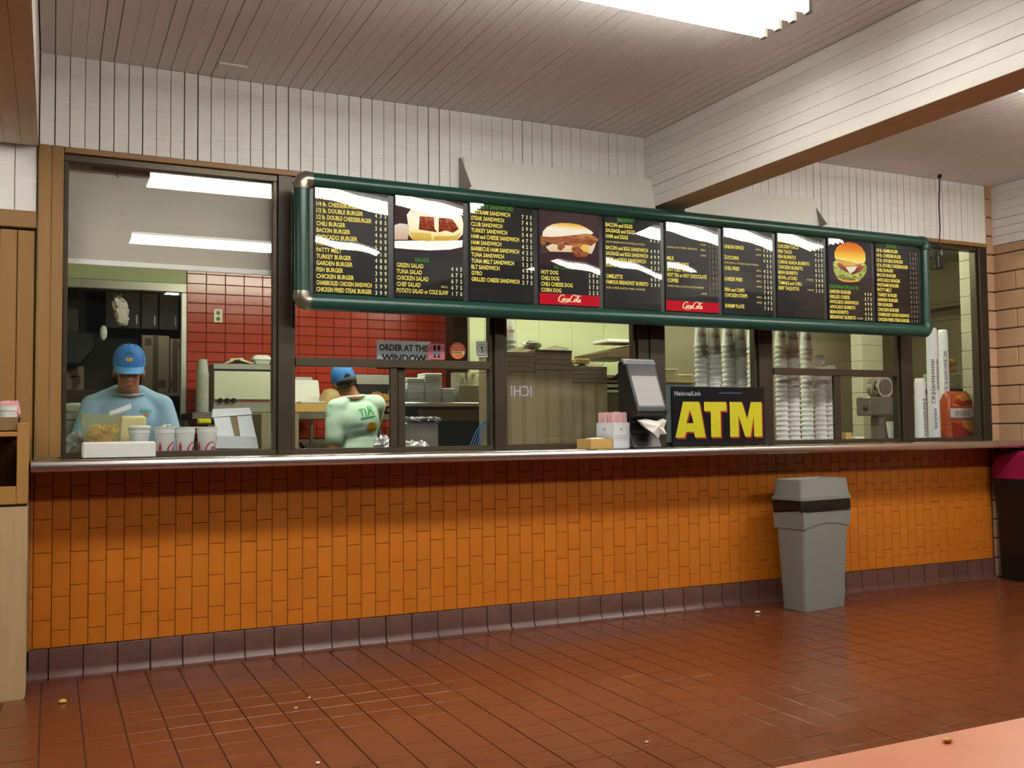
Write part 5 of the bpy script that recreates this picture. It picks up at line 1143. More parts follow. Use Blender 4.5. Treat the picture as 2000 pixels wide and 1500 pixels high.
# pale shelving behind
Ys = 1.75; xs0, xs1 = at(1180, 750, Ys).x, at(1345, 750, Ys).x
rk = thing('pale_rack', 'pale rack of stacked trays against the cream partition', 'rack', ((xs0+xs1)/2, Ys+.2, 0))
for py, m in ((736, CREAM), (745, mat('rack_brown_board', (150, 106, 66), .5)), (754, CREAM), (764, STEEL)): z = at(1205, py+3, Ys).z; MB().rbox(xs0, xs1, Ys, Ys+.45, z, z+.028, .003).build('tray', m, rk)
for x in (xs0+.03, xs1-.03): MB().tube([(x, Ys+.42, 0), (x, Ys+.42, at(1205, 736, Ys).z)], .016, 8).build('leg', STEEL_DULL, rk)
# blue-grey machine + plates
Ym = .5; a, b = at(1300, 862, Ym), at(1362, 748, Ym)
mc = thing('blue_grey_machine', 'blue grey metal machine partly behind the ATM sign', 'machine', ((a.x+b.x)/2, Ym+.1, IZ))
MB().rbox(a.x-.06, b.x+.05, Ym+.12, Ym+.42, IZ, b.z, .01).build('housing', mat('blue_grey_enamel', (148, 164, 174), .35), mc); MB().rbox(a.x+.035, a.x+.05, Ym+.108, Ym+.12, IZ+.02, b.z-.02, .003).build('door_edge', STEEL_DULL, mc)
MB().rbox(a.x-.06, b.x+.05, Ym+.10, Ym+.42, b.z+.0005, b.z+.012, .003).build('brown_top', mat('rack_brown_board', (150, 106, 66), .5), mc)
pm = MB().rbox(-.1, .1, -.09, .09, 0, .011, .004).mesh('plate', smooth=30); pm.materials.append(mat('cream_foam', (240, 236, 190), .5))
for k in range(8):
    o = bpy.data.objects.new('foam_plate', pm); COL.objects.link(o); o.location = (at(1322, 740, Ym).x+random.uniform(-.004, .004), Ym+.22, b.z+.013+.0125*k); tag(o, nth(7-k)+' cream foam plate of the taller stack on the blue grey machine', 'plate', 'taller stack of cream plates')
    if k < 5:
        o = bpy.data.objects.new('foam_plate', pm); COL.objects.link(o); o.location = (at(1322, 740, Ym).x+.19+random.uniform(-.004, .004), Ym+.26, b.z+.013+.0125*k); o.scale = (.85, 1, 1); tag(o, nth(4-k)+' cream foam plate of the lower stack beside the cup stacks', 'plate', 'lower stack of cream plates')

# ================================================================== CUP STACKS (upside down)
def upside(h=.165, rt=.0375, rb=.053):               # base up
    return [(rb-.003, 0), (rb+.0025, .001), (rb+.003, .012), (rb-.001, .016), (rb-.003, .034), (rt+.002, h-.006), (rt, h), (rt-.004, h-.002), (.004, h-.004)]
up_me = MB().lathe([(r*.88, z) for r, z in upside()], (0, 0, 0), 20).mesh('cup', smooth=40); up_me.materials.append(FOAM_CUP)
up_me2 = MB().lathe([(r*.88, z) for r, z in ((.050, 0), (.0555, .001), (.056, .012), (.0485, .017), (.0475, .036), (.044, .060))], (0, 0, 0), 20).mesh('cup_rim', smooth=40); up_me2.materials.append(FOAM_CUP)
def stack(px, pyt, Y, label, pitch=.037, z0=IZ, red=True, sleeve=None, grp=None, ztop=None):
    p = at(px, pyt, Y); h = p.z-z0-.165; n = max(1, round(h/pitch)); pit = h/n
    for k in range(n+1):
        o = bpy.data.objects.new('foam_cup', up_me if k == n else up_me2); COL.objects.link(o); o.location = (p.x+random.uniform(-.001, .001), Y+random.uniform(-.001, .001), z0+.0005+pit*k)
        tag(o, label.replace('CUP', nth(n-k)+' foam cup'), 'cup', grp)
        if k == n and red:
            c = o.location; F = Flat(); cola_script(F, -.05, -.018, .036); F.v = [(-u, -v) for u, v in F.v]
            def wrap(u, v): zz = .092-v; r = .88*(.053+(.0375-.053)*zz/.165)+.0008; a_ = -pi/2+.12-u/r; return (c[0]+r*cos(a_), c[1]+r*sin(a_), c[2]+zz)
            F.v = [(max(-.06, min(.06, u)), v) for u, v in F.v]; F.lay(wrap, 'script_print', COKE_RED, o)
    if sleeve:
        zs_ = p.z+.012; mb = MB(); rr = random.Random(int(px)); rows = []
        for zz, r_ in ((zs_-.33, .0545), (zs_-.24, .053), (zs_-.14, .052), (zs_-.03, .047), (zs_+.01, .041), (zs_+.045, .046)):
            rows.append([(p.x+(r_+rr.uniform(-.0015, .0015))*cos(2*pi*k/20), Y+(r_+rr.uniform(-.0015, .0015))*sin(2*pi*k/20), zz) for k in range(20)])
        mb.loft(rows, cap=False); solid('plastic_sleeve', mb, BAGFILM, sleeve, 'sleeve', smooth=60)
G4 = ['first', 'second', 'third', 'fourth', 'fifth']
for k, (px, pyt, Y) in enumerate(((1368, 634, .30), (1394, 636, .24), (1421, 634, .31), (1445, 640, .26), (1470, 638, .32))):
    stack(px, pyt, Y, 'CUP in the %s stack above the ATM sign' % G4[k], sleeve='clear plastic sleeve round the %s cup stack above the ATM sign' % G4[k], grp='%s cup stack above the ATM sign' % G4[k])
for k, (px, pyt, Y, slv) in enumerate(((1524, 636, .30, 1), (1547, 640, .27, 1), (1573, 641, .33, 1), (1600, 694, .30, 0), (1622, 714, .28, 0))):
    stack(px, pyt, Y, 'CUP in the %s stack behind the right sliding window' % G4[k], sleeve='clear plastic sleeve round the %s cup stack behind the right sliding window' % G4[k] if slv else None, grp='%s cup stack behind the right sliding window' % G4[k], red=k < 4)
# two stacks of cups beside the emblem sticker, on the partition counter
CBZ = 1.35; Yc = 1.15
cbk = thing('partition_counter', 'steel counter before the cream partition, behind the tall cartons', 'counter', (3.3, 1.3, 0))
MB().rbox(at(925, 760, Yc).x, at(1040, 760, Yc).x+.3, Yc-.15, Yc+.35, CBZ-.04, CBZ, .004).build('top', STEEL_DULL, cbk); MB().box(at(930, 760, Yc).x, at(1040, 760, Yc).x+.28, Yc-.12, Yc+.33, 0, CBZ-.04).build('cabinet', STEEL_DULL, cbk)
stack(958, 622, Yc, 'CUP in the stack behind the emblem sticker', z0=CBZ, grp='cup stack left of the window post', sleeve='clear plastic sleeve round the cup stack left of the window post')
stack(996, 626, Yc+.04, 'CUP in the stack rising above the lettered carton', z0=CBZ, grp='cup stack above the lettered carton', sleeve='clear plastic sleeve round the cup stack above the lettered carton')
# printed cup sleeves, window 6
def printed_sleeve(px, pyt, Y, r, label, marks):
    p = at(px, pyt, Y); z0 = IZ; t = thing('cup_sleeve', label, 'cup sleeve', (p.x, Y, z0), None); h = p.z-z0
    rr = random.Random(px); rows = []
    n = int(h/.022)
    for k in range(n+1):
        f_ = k/n; r_ = r*(1-.10*f_)*(1+(.018 if k % 2 else -.012)); r_ *= .80 if f_ > .985 else 1
        rows.append([(p.x+r_*(1+rr.uniform(-.02, .02))*cos(2*pi*i/18), Y+r_*(1+rr.uniform(-.02, .02))*sin(2*pi*i/18), z0+h*f_) for i in range(18)])
    MB().loft(rows).build('wrapped_cups', mat('white_wrap', (236, 238, 242), .4), t, 70)
    F = Flat()
    for u0, f0, f1, big in marks:
        f_ = f0
        while f_ < f1:
            l = rr.uniform(.006, .018); F.rect(u0-.017*big+rr.uniform(0, .006), h*f_, u0+.017*big-rr.uniform(0, .008), h*f_+l*.6); f_ += l/h*1.1
    F.lay(lambda u, v: (p.x+(r*(1-.10*v/h)*1.05)*cos(-pi/2-1.2+u/r), Y+(r*(1-.10*v/h)*1.05)*sin(-pi/2-1.2+u/r), z0+v), 'vertical_print', mat('sleeve_print', (70, 74, 88), .5), t)
printed_sleeve(1796, 739, .24, .047, 'short printed white cup sleeve, nearest the window post at the right', [(.055, .10, .66, .9)])
printed_sleeve(1819, 641, .26, .048, 'tallest printed white cup sleeve in the right window', [(.02, .34, .72, 1), (.062, .46, .72, .9), (.03, .12, .30, .8)])
printed_sleeve(1841, 644, .36, .043, 'printed white cup sleeve right of the tallest one', [(.03, .42, .80, 1), (.035, .08, .34, 1)])
# stacked foam trays with buns, bag of buns
Yt = .95; a, b = at(1842, 758, Yt), at(1890, 724, Yt); 
rk2 = thing('tray_rack', 'dark rack carrying foam trays and buns in the right window', 'rack', ((a.x+b.x)/2, Yt+.15, 0))
MB().rbox(a.x, b.x+.2, Yt, Yt+.4, at(1860, 764, Yt).z-.012, at(1860, 759, Yt).z, .003).build('shelf', BLACK_MAT, rk2); MB().box(a.x+.3, b.x+.18, Yt+.1, Yt+.38, 0, at(1860, 764, Yt).z-.012).build('stand', BLACK_MAT, rk2)
zz = at(1860, 759, Yt).z; tm = MB().rbox(-.14, .14, -.1, .1, 0, .019, .006).mesh('tray', smooth=30); tm.materials.append(mat('grey_white_foam', (206, 208, 200), .5))
nt_ = max(3, int((at(1860, 727, Yt).z-zz)/.0205))
for k in range(nt_): o = bpy.data.objects.new('foam_tray', tm); COL.objects.link(o); o.location = (a.x+.13, Yt+.12, zz+.0005+.0205*k); tag(o, nth(nt_-1-k)+' foam tray of the stack under the buns, right window', 'tray', 'foam tray stack in the right window')
ztr = zz+.0205*nt_
for k, (dx, dz_) in enumerate(((.0, 0), (.085, .0), (.165, .0), (.11, .07), (.19, .075))): solid('bun', MB().ell((a.x+.05+dx, Yt+.1, ztr+.036+dz_), (.052, .055, .036), 18, 10), mat('golden_bun', (206, 150, 80), .25, vary=.15), 'golden bun on the foam trays, '+('bottom layer, first from the left', 'bottom layer, second from the left', 'bottom layer, third from the left', 'top layer, left one', 'top layer, right one')[k], 'bun', 'buns on the foam trays')
# bag of bread with lettering
Yg = .20; a, b = at(1857, 852, Yg), at(1904, 764, Yg)
bg = thing('printed_bread_bag', 'red and orange printed bread bag with a pale lettered band, right window', 'bag', ((a.x+b.x)/2, Yg+.08, IZ))
w_, h_ = b.x-a.x, b.z-IZ; mb = MB(); rr = random.Random(12)
mb.loft([[(p_[0]+rr.uniform(-.004, .004), p_[1]+rr.uniform(-.004, .004), z_) for p_ in rring(a.x+i_, b.x-i_, Yg+.01+i_, Yg+.12-i_, z_, .03)] for z_, i_ in ((IZ+.001, .01), (IZ+.04, 0), (IZ+h_*.4, .002), (IZ+h_*.8, .0), (IZ+h_*.95, .02), (IZ+h_, .045))])
mb.build('bag', mat('red_orange_print', (178, 78, 40), .3, vary=.5, vscale=12), bg, 60)
MB().box(a.x+.008, b.x-.008, Yg+.0035, Yg+.006, IZ+h_*.46, IZ+h_*.66).build('pale_band', mat('bag_pale_band', (206, 196, 190), .4), bg)
for nm, m, poly in (('bun_picture', mat('bag_orange_print', (226, 140, 50), .4, vary=.3, vscale=30), [(.12, .70), (.3, .92), (.6, .97), (.85, .86), (.9, .70)]), ('meat_picture', mat('bag_red_print', (150, 24, 22), .4, vary=.3, vscale=30), [(.15, .76), (.45, .70), (.9, .74), (.8, .84), (.5, .80), (.3, .86)]),
                    ('bun_picture', mat('bag_orange_print', (226, 140, 50)), [(.45, .42), (.9, .42), (.93, .2), (.6, .12)]), ('meat_picture', mat('bag_red_print', (150, 24, 22)), [(.1, .40), (.5, .30), (.9, .16), (.5, .08), (.12, .10)])):
    Flat().poly([(u*w_, v*h_) for u, v in poly]).lay(lambda u, v: (a.x+u, Yg+(.0032 if nm[0] == 'b' else .0024)-(.018 if False else 0), IZ+v), nm, m, bg)
Flat().text('ENSKE', .5*w_, h_*.515, h_*.10, w_*.85, 1, .03, 'c').lay(lambda u, v: (a.x+u, Yg+.0028, IZ+v), 'lettering', mat('bag_grey_print', (120, 116, 120), .5), bg)
MB().box(a.x+.008, b.x-.008, Yg+.003, Yg+.0035, IZ+h_*.47, IZ+h_*.485).build('blue_line', mat('bag_blue_print', (70, 60, 120), .5), bg)
# drink mixer behind window 5
Yx = .45; a, b = at(1700, 812, Yx), at(1757, 776, Yx); cx_ = (a.x+b.x)/2
dm = thing('drink_mixer', 'grey drink mixer with a round steel drum behind the right sliding window', 'mixer', (cx_, Yx+.08, IZ))
MB().rbox(a.x, b.x, Yx, Yx+.16, a.z, b.z+.004, .012).build('motor_box', mat('mixer_grey', (112, 108, 96), .35, .3), dm)
p = at(1733, 756, Yx); mb = MB(); 
mb.tube([(p.x, Yx+.02, p.z), (p.x, Yx+.14, p.z)], [.088, .088], 28); mb.build('drum', STEEL, dm, 40); MB().tube([(p.x, Yx+.015, p.z), (p.x, Yx+.021, p.z)], [.066, .066], 28).build('drum_face', mat('mixer_dark', (96, 90, 78), .4), dm, 40)
MB().tube([at(1713, 768, Yx)+Vector((0, .06, 0)), at(1718, 745, Yx)+Vector((0, .06, 0)), at(1732, 738, Yx)+Vector((0, .06, 0)), at(1752, 738, Yx)+Vector((0, .06, 0))], .012, 8).build('lever', mat('mixer_dark', (96, 90, 78), .4), dm, 60)
MB().rbox(cx_-.04, cx_+.03, Yx+.03, Yx+.13, IZ, a.z, .01).build('stand', mat('mixer_dark', (96, 90, 78), .4), dm)
MB().rbox(cx_-.09, cx_+.09, Yx-.02, Yx+.14, IZ, IZ+.03, .008).build('base_plate', STEEL_DULL, dm)
MB().ell(at(1701, 797, Yx)+Vector((-.004, .05, 0)), (.02, .03, .03), 14, 10).build('side_knob', BLACK, dm)
p = at(1746, 855, .2); cup((p.x, .2, IZ), 'single white foam cup beside the drink mixer', seg=24)
p = at(1655, 858, .22); solid('tan_carton', MB().rbox(p.x-.032, p.x+.032, .2, .26, IZ, at(1655, 845, .22).z, .003), CARD_TAN, 'tiny tan carton right of the sliding window stile', 'carton')
p = at(1674, 858, .25); solid('folded_napkins', MB().rbox(p.x-.045, p.x+.045, .22, .3, IZ, at(1674, 853, .25).z, .003), PAPER, 'small pile of folded white napkins before the drink mixer', 'napkins')
# sign across the hall, mirrored in the glass (seen as pale blue letters on the carton)
p0 = at(1020, 763, .035); d0 = (p0-CAM).normalized(); d1 = Vector((d0.x, -d0.y, d0.z)); tt_ = (-9.6-.035)/d1.y; pc_ = Vector((p0.x, .035, p0.z))+d1*tt_
hs = thing('hall_sign', 'lit pale blue lettered sign across the hall, seen mirrored over the tall brown carton', 'sign', (pc_.x, -9.7, pc_.z-.2))
MB().rbox(pc_.x-.5, pc_.x+.6, -9.78, -9.64, pc_.z-.2, pc_.z+.2, .01).build('sign_box', BLACK_MAT, hs)
Flat().text('ICHI', 0, -.10, .2, None, .8, .0, 'c').lay(lambda u, v: (pc_.x-u+.0, -9.635, pc_.z+v), 'lettering', glow('sign_blue_glow', (170, 200, 255), 6.0), hs)

# ================================================================== PEOPLE
def remeshed(name, mb, voxel, m, parent, smooth=6, pivot=None):
    o = mb.build(name, m, None, None, 0, pivot=(0, 0, 0)); r = o.modifiers.new('r', 'REMESH'); r.mode = 'VOXEL'; r.voxel_size = voxel
    s = o.modifiers.new('s', 'SMOOTH'); s.factor = .5; s.iterations = smooth
    dg = bpy.context.evaluated_depsgraph_get(); me = bpy.data.meshes.new_from_object(o.evaluated_get(dg)); old = o.data; o.modifiers.clear(); o.data = me; bpy.data.meshes.remove(old)
    me.name = name; me.materials.clear(); me.materials.append(m); me.polygons.foreach_set('use_smooth', [True]*len(me.polygons))
    if parent is not None: me.transform(Matrix.Translation(-wloc(parent))); o.location = (0, 0, 0); o.parent = parent
    return o
def folds(o, k, amp):                                   # soft creases in the cloth
    from mathutils import noise
    for v in o.data.vertices:
        p = Vector((v.co.x*k[0], v.co.y*k[1], v.co.z*k[2]))*7; n = noise.noise(p)+.5*noise.noise(p*2.3); r = abs(noise.noise(p*1.3+Vector((5, 3, 1))))
        v.co += v.normal*amp*(n*.6-(.5-r)*.9)
    return o
def head_parts(mb, M):
    def e(c, r, rx=0): mb.ell(M @ Vector(c), r, 22, 14, (M.to_3x3() @ Euler((rx, 0, 0)).to_matrix()))
    e((0, .008, .025), (.076, .094, .092)); e((0, -.018, -.045), (.060, .070, .066)); e((0, -.055, -.085), (.034, .032, .026)); e((0, -.06, -.03), (.05, .035, .045))
    e((0, -.082, .03), (.052, .018, .014)); e((-.034, -.072, -.018), (.024, .02, .018)); e((.034, -.072, -.018), (.024, .02, .018))
    mb.cap(M @ Vector((0, -.088, .018)), M @ Vector((0, -.112, -.026)), .009, .0145, 12); e((-.012, -.100, -.028), (.010, .012, .008)); e((.012, -.100, -.028), (.010, .012, .008))
    e((0, -.090, -.056), (.024, .012, .006)); e((0, -.088, -.068), (.020, .012, .007))
    for s in (-1, 1): e((s*.080, .012, -.012), (.010, .024, .034), .2)
def hand(mb, w, d, up, s=1):                          # palm, four bent fingers of different lengths, thumb from the side of the palm
    d = Vector(d).normalized(); up = Vector(up); side = d.cross(up).normalized()*s; up = side.cross(d).normalized()*s; w = Vector(w)
    rot = Matrix((side, d, up)).transposed(); mb.ell(w+d*.052, (.041, .054, .017), 16, 10, rot)
    for k, (off, L) in enumerate(((-.030, .062), (-.010, .074), (.010, .070), (.029, .054))):
        b = w+d*.09+side*off; k1 = b+d*L*.45-up*.008; k2 = k1+d*L*.32-up*.018; k3 = k2+d*L*.18-up*.020
        mb.cap(b-d*.02, k1, .0092, .0088, 10); mb.cap(k1, k2, .0088, .0080, 10); mb.cap(k2, k3, .0080, .0070, 10)
    b = w+d*.028-side*.030; k1 = b-side*.026+d*.022-up*.006; k2 = k1-side*.006+d*.028-up*.010; mb.cap(b, k1, .0125, .0105, 10); mb.cap(k1, k2, .0105, .0085, 10)
def project_print(F, T, target, m, name, parent, lift=.002):
    # lays flat shapes on the cloth: T maps (u, v) to a start point, ray goes along T's third axis
    me = target.data; bvh = BVHTree.FromPolygons([v.co for v in me.vertices], [p.vertices for p in me.polygons]); off = wloc(target); mb = MB(); vs = []
    # subdivide large shapes so that they follow the surface
    import bmesh
    b = bmesh.new(); V = [b.verts.new((u, v, 0)) for u, v in F.v]
    for f_ in F.f:
        try: b.faces.new([V[i] for i in f_])
        except ValueError: pass
    bmesh.ops.triangulate(b, faces=b.faces)
    for _ in range(4):
        lg = [e for e in b.edges if e.calc_length() > .014]
        if not lg: break
        bmesh.ops.subdivide_edges(b, edges=lg, cuts=1)
        bmesh.ops.triangulate(b, faces=b.faces)
    b.verts.index_update(); d = (T.to_3x3() @ Vector((0, 0, -1))).normalized()
    for v in b.verts:
        s = T @ Vector((v.co.x, v.co.y, 0)); h = bvh.ray_cast(s-off, d, 1.0); vs.append((h[0]+off-d*lift) if h[0] is not None else s+d*.1)
    mb.add(vs, [tuple(v.index for v in f_.verts) for f_ in b.faces]); b.free(); return mb.build(name, m, parent, 60)
SKIN = mat('tan_skin', (172, 112, 78), .5, bump=.02, bscale=80, vary=.06); SKIN2 = mat('brown_skin', (150, 96, 62), .5, vary=.06)
HAIR = mat('black_hair', (26, 20, 18), .5); CAPBLUE = mat('blue_cap_cloth', (58, 124, 196), .75, bump=.1, bscale=120)
TEE_B = mat('light_blue_cotton', (150, 186, 214), .85, bump=.25, bscale=9, vary=.05); TEE_M = mat('pale_mint_cotton', (206, 236, 220), .85, bump=.25, bscale=9, vary=.04)
PANTS = mat('dark_trousers', (36, 38, 48), .8); SHOE = mat('black_shoe', (18, 18, 20), .5)
P_GREEN = mat('shirt_green_print', (60, 170, 110), .7); P_GREEN2 = mat('shirt_dim_green_print', (80, 150, 130), .7); P_BUN = mat('shirt_bun_print', (222, 172, 40), .7); P_PATTY = mat('shirt_patty_print', (176, 110, 50), .7)
def cap_parts(root, M, brim=True, strap=False, emblem=False, sc=1.0):
    mb = MB(); rows = []; n = 28
    for i in range(11):
        a = i*(pi/2)/10; rr_ = cos(a); row = []
        for k in range(n): t_ = 2*pi*k/n; row.append(M @ Vector((.0865*sc*max(rr_, .01)**.72*cos(t_), .006+.104*sc*max(rr_, .01)**.72*sin(t_), .030+.098*sc*sin(a))))
        rows.append(row)
    low = [M @ Vector((.086*sc*cos(2*pi*k/n), .006+.1035*sc*sin(2*pi*k/n), .008 if not strap else .0)) for k in range(n)]
    mb.loft([low]+rows); crown = mb.build('cap', CAPBLUE, root, 60)
    MB().ell(M @ Vector((0, .006, .130*sc)), (.008, .008, .005), 10, 6).build('cap_button', CAPBLUE, crown)
    for k in range(6):
        a0 = k*pi/3+pi/6; pts = [M @ Vector((.088*sc*max(cos(a), .01)**.72*cos(a0), .006+.1055*sc*max(cos(a), .01)**.72*sin(a0), .031+.099*sc*sin(a))) for a in [i*(pi/2)/9 for i in range(9)]]
        MB().tube(pts, .0013, 6).build('cap_seam', mat('cap_seam_blue', (40, 96, 164), .8), crown)
    if brim:
        top = []; bot = []
        vs = []; m_ = 16; fs = []
        for i in range(m_+1):
            t_ = -pi/2+(i/m_-.5)*2*1.12; 
            for j in range(5):
                s_ = j/4; r_ = 1+.62*s_*(cos((i/m_-.5)*2*1.12*1.18)**.6 if abs(i/m_-.5) < .49 else .05); x_ = .086*sc*cos(t_)*(1+.04*s_); y_ = .006+.1035*sc*sin(t_)*r_
                vs.append(M @ Vector((x_, y_, .016-.022*s_-.16*x_*x_/.086*s_-.9*x_*x_*.6)))
        for i in range(m_):
            for j in range(4): a_ = i*5+j; fs.append((a_, a_+1, a_+6, a_+5))
        dn = (M.to_3x3() @ Vector((0, 0, -.004))); nv_ = len(vs); vs2 = vs+[v+dn for v in vs]; fs2 = fs+[tuple(nv_+i for i in reversed(f_)) for f_ in fs]
        edge = [j for j in range(5)]+[i*5+4 for i in range(1, m_+1)]+[m_*5+j for j in (3, 2, 1, 0)]+[i*5 for i in range(m_-1, 0, -1)]
        fs2 += [(edge[i], edge[(i+1) % len(edge)], nv_+edge[(i+1) % len(edge)], nv_+edge[i]) for i in range(len(edge))]
        MB().add(vs2, fs2).build('cap_brim', mat('cap_brim_cloth', (92, 156, 216), .75), crown, 40)
    if emblem:
        F = Flat().disc(0, 0, .019, 16, .011); T = M @ Matrix.Translation((0, -.2, .062)) @ Matrix.Rotation(pi/2, 4, 'X'); project_print(F, T, crown, P_BUN, 'cap_emblem', crown, .0015)
        F = Flat().ribbon([(-.024, 0), (-.012, .012), (0, .010), (.012, .013), (.024, 0)], .008); T = M @ Matrix.Translation((0, -.2, .084)) @ Matrix.Rotation(pi/2, 4, 'X'); project_print(F, T, crown, mat('cap_dark_green', (30, 76, 84), .7), 'cap_emblem', crown, .0015)
    if strap:
        F = Flat(); F.poly([(.028*cos(a), .028*max(sin(a), 0)-.004) for a in [pi*k/10 for k in range(11)]])
        T = M @ Matrix.Translation((0, .25, .012)) @ Matrix.Rotation(pi, 4, 'Z') @ Matrix.Rotation(pi/2, 4, 'X'); project_print(F, T, crown, HAIR, 'strap_opening', crown, .0015)
    return crown
def legs(mb, c, y, dy=0):
    for s in (-1, 1):
        mb.cap((c+s*.09, y, .90), (c+s*.10, y-.01+dy*.3, .50), .088, .058); mb.cap((c+s*.10, y-.01, .50), (c+s*.105, y+.02, .09), .056, .038)
        f = -1 if dy >= 0 else 1; mb.cap((c+s*.105, y+.02, .045), (c+s*.115, y+.02+f*.15, .035), .042, .032)
def lower_clothes(root, c, y, fwd):
    mb = MB(); mb.ell((c, y, .93), (.165, .125, .12))
    for s in (-1, 1): mb.cap((c+s*.085, y, .88), (c+s*.10, y, .50), .10, .076); mb.cap((c+s*.10, y, .50), (c+s*.105, y+.01, .10), .074, .062)
    remeshed('trousers', mb, .012, PANTS, root)
    for s in (-1, 1):
        mb = MB(); mb.ell((c+s*.108, y-fwd*-.06, .045), (.048, .135, .044), 18, 10); mb.v = [Vector((v.x, v.y, max(v.z, .001))) for v in mb.v]; mb.build('shoe', SHOE, root, 60)
# ---- first worker, at the left window, looking down
hx, hy = at(252, 715, .66).x, .66
man = thing('person', 'worker in light blue t-shirt and blue cap looking down behind the left window', 'person', (hx, .84, 0))
MH = Matrix.Translation((hx, hy, 1.590)) @ Matrix.Rotation(radians(15), 4, 'X') @ Matrix.Rotation(radians(-4), 4, 'Z')
mb = MB(); head_parts(mb, MH); cx, cyb = hx+.005, .80
mb.cap((cx, cyb-.03, 1.43), MH @ Vector((0, .02, -.06)), .066, .058)
mb.ell((cx, cyb, 1.28), (.168, .112, .22)); mb.ell((cx, cyb, 1.0), (.155, .118, .2)); mb.ell((cx, cyb+.01, .92), (.16, .115, .12))
SHO = {}
for s in (-1, 1):
    sh_ = Vector((cx+s*.185, cyb, 1.385)); el = Vector((cx+s*.262, cyb-.06, 1.10)); wr = Vector((cx+s*.13, cyb-.14, 1.13 if s < 0 else 1.12)); SHO[s] = (sh_, el, wr)
    mb.cap((cx+s*.05, cyb, 1.455), sh_, .06, .062); mb.cap(sh_, el, .058, .046); mb.cap(el, wr, .044, .029); hand(mb, wr, (-s*.35, -.9, -.05), (0, 0, 1), s)
legs(mb, cx, cyb+.03); remeshed('body', mb, .0068, SKIN, man, 5)
mb = MB(); mb.ell((cx, cyb-.005, 1.29), (.205, .142, .20)); mb.ell((cx, cyb-.005, 1.03), (.198, .155, .22)); mb.lathe([(.17, 0), (.19, .02), (.19, .2)], (cx, cyb, .83), 24)
for s in (-1, 1):
    sh_, el, wr = SHO[s]; mb.cap((cx+s*.055, cyb-.005, 1.452), sh_+Vector((-s*.01, 0, .0)), .067, .080); mb.cap(sh_, sh_.lerp(el, .88), .080, .076)
tee = folds(remeshed('t_shirt', mb, .010, TEE_B, man, 6), (1.2, 1, .55), .007)
mb = MB(); pts = [Vector((cx+.088*cos(a), cyb-.035+.085*sin(a), 1.468-.030*(-sin(a)*.5+.5)+.012)) for a in [2*pi*k/24 for k in range(25)]]; mb.tube(pts, .0075, 8).build('collar', TEE_B, man, 60)
crown = cap_parts(man, MH @ Matrix.Translation((0, 0, .027)), True, False, True, 1.04)
mb = MB(); mb.ell(MH @ Vector((0, .030, -.01)), (.079, .080, .06), 20, 12, MH.to_3x3()); mb.build('hair', HAIR, man, 60)
for s in (-1, 1):
    e = MB().ell(MH @ Vector((s*.031, -.0815, .008)), (.0135, .010, .008), 14, 10, MH.to_3x3()).build('eye', mat('eye_white', (226, 220, 210), .2), man, 60)
    MB().ell(MH @ Vector((s*.031, -.0905, .005)), (.006, .003, .0055), 10, 8, MH.to_3x3()).build('iris', HAIR, e, 60)
    MB().tube([MH @ Vector((s*x_, y_, z_)) for x_, y_, z_ in ((.014, -.101, .024), (.030, -.100, .029), (.048, -.088, .025))], [.003, .0042, .002], 8).build('eyebrow', HAIR, man, 60)
MB().ell(MH @ Vector((0, -.0985, -.0625)), (.022, .006, .007), 14, 8, MH.to_3x3()).build('lips', mat('lip_brown', (138, 76, 62), .5), man, 60)
pc1 = at(286, 811, .6); T = Matrix.Translation((pc1.x, .2, pc1.z)) @ Matrix.Rotation(pi/2, 4, 'X')
project_print(Flat().disc(0, 0, .017, 18, .011), T, tee, P_PATTY, 'burger_print', man)
F = Flat()
for k in range(7): F.rect(-.033+.010*k, .018, -.026+.010*k, .034+.006*sin(k*2.2))
F.rect(-.03, .013, .036, .0165); project_print(F, T, tee, P_GREEN2, 'green_print', man)
lower_clothes(man, cx, cyb+.02, 1)
# ---- second worker, seen from behind, leaning left
bx, by_ = 2.03, 1.48
boy = thing('person', 'worker in pale mint t-shirt and blue cap turned away behind the order window', 'person', (bx, by_, 0))
hp_ = at(672, 744, 1.52)
BH = Matrix.Translation((hp_.x+.006, 1.53, hp_.z-.012)) @ Matrix.Rotation(radians(-16), 4, 'Y') @ Matrix.Rotation(pi+radians(4), 4, 'Z') @ Matrix.Rotation(radians(10), 4, 'X')
mb = MB(); head_parts(mb, BH); nb = Vector((bx-.02, by_, 1.445))
mb.cap(nb, BH @ Vector((0, .015, -.05)), .060, .056); mb.ell((bx, by_, 1.27), (.150, .108, .2)); mb.ell((bx+.02, by_-.01, 1.0), (.148, .112, .2)); mb.ell((bx+.02, by_-.01, .92), (.155, .11, .12))
BS = {-1: (Vector((bx-.155, by_-.01, 1.39)), Vector((bx-.195, by_-.06, 1.085)), Vector((bx-.12, by_+.17, 1.02))), 1: (Vector((bx+.155, by_+.04, 1.42)), Vector((bx+.17, by_+.24, 1.22)), Vector((bx+.06, by_+.42, 1.27)))}
for s, (sh_, el, wr) in BS.items():
    mb.cap(nb+Vector((s*.03, 0, -.01)), sh_, .058, .060); mb.cap(sh_, el, .055, .044); mb.cap(el, wr, .043, .028); hand(mb, wr, (wr-el), (0, 0, 1), s)
legs(mb, bx+.02, by_-.02, -1); remeshed('body', mb, .0068, SKIN2, boy, 5)
mb = MB(); mb.ell((bx, by_, 1.285), (.172, .130, .19)); mb.ell((bx+.02, by_-.005, 1.05), (.162, .135, .24)); mb.lathe([(.155, 0), (.165, .02), (.165, .2)], (bx+.02, by_, .83), 24)
for s, (sh_, el, wr) in BS.items(): mb.cap(nb+Vector((s*.045, 0, -.005)), sh_, .058, .080); mb.cap(sh_, sh_.lerp(el, .70), .078, .072)
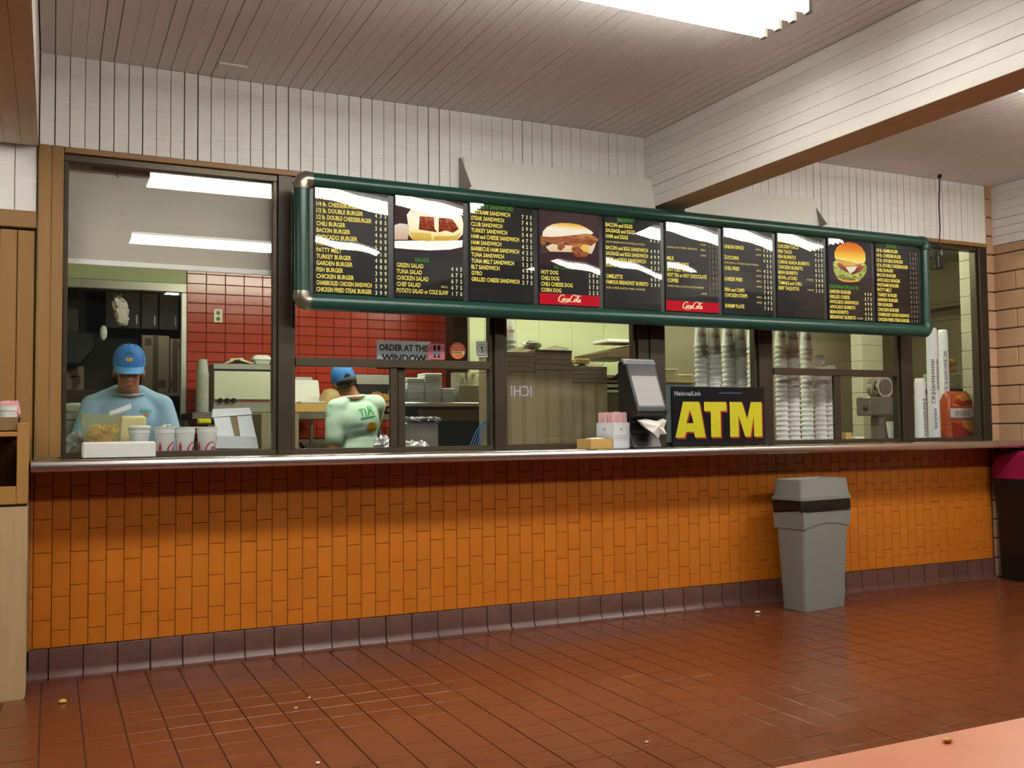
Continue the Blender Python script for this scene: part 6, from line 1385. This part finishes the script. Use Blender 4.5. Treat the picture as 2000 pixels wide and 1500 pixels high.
tee2 = folds(remeshed('t_shirt', mb, .010, TEE_M, boy, 6), (.7, 1, 1.3), .007)
mb = MB(); c_ = nb+Vector((-.005, .005, .035)); mb.tube([Vector((c_.x+.076*cos(a), c_.y+.076*sin(a), c_.z+.006*cos(a)+.004*sin(a))) for a in [2*pi*k/24 for k in range(25)]], [.010]*25, 8).build('collar', mat('white_collar', (244, 240, 226), .8), boy, 60)
cap_parts(boy, BH @ Matrix.Translation((0, 0, .008)), True, True, False, 1.0)
mb = MB(); mb.ell(BH @ Vector((0, .036, -.005)), (.079, .078, .052), 20, 12, BH.to_3x3()); mb.build('hair', HAIR, boy, 60)
for s in (-1, 1):
    e = MB().ell(BH @ Vector((s*.031, -.0815, .008)), (.0135, .010, .008), 14, 10, BH.to_3x3()).build('eye', mat('eye_white', (226, 220, 210), .2), boy, 60)
    MB().ell(BH @ Vector((s*.031, -.0905, .005)), (.006, .003, .0055), 10, 8, BH.to_3x3()).build('iris', HAIR, e, 60)
b1 = at(729, 836, 1.34); T = Matrix.Translation((b1.x, 1.0, b1.z)) @ Matrix.Rotation(pi/2, 4, 'X')
project_print(Flat().disc(0, .006, .045, 22, .038), T, tee2, P_BUN, 'burger_print', boy, .003); project_print(Flat().ribbon([(-.045, -.006), (-.01, -.012), (.045, -.002)], .012), T, tee2, P_PATTY, 'burger_print', boy, .004)
F = Flat(); T = Matrix.Translation((at(722, 810, 1.34).x, 1.0, at(722, 810, 1.34).z)) @ Matrix.Rotation(pi/2, 4, 'X') @ Matrix.Rotation(radians(10), 4, 'Z')
F.rect(-.066, .044, -.030, .053); F.rect(-.053, -.004, -.043, .044); F.rect(-.024, -.004, -.014, .053)
F.ribbon([(-.004, -.004), (.006, .02), (.008, .05)], .010, taper=False); F.ribbon([(.008, .05), (.018, .02), (.028, .046)], .009, taper=False); F.ribbon([(.028, .046), (.034, .02), (.046, -.004)], .010, taper=False)
F.ribbon([(.000, .052), (.020, .060), (.044, .044)], .009)
F.rect(-.068, -.022, .056, -.012); project_print(F, T, tee2, P_GREEN, 'green_print', boy, .003)
lower_clothes(boy, bx+.02, by_-.02, -1)
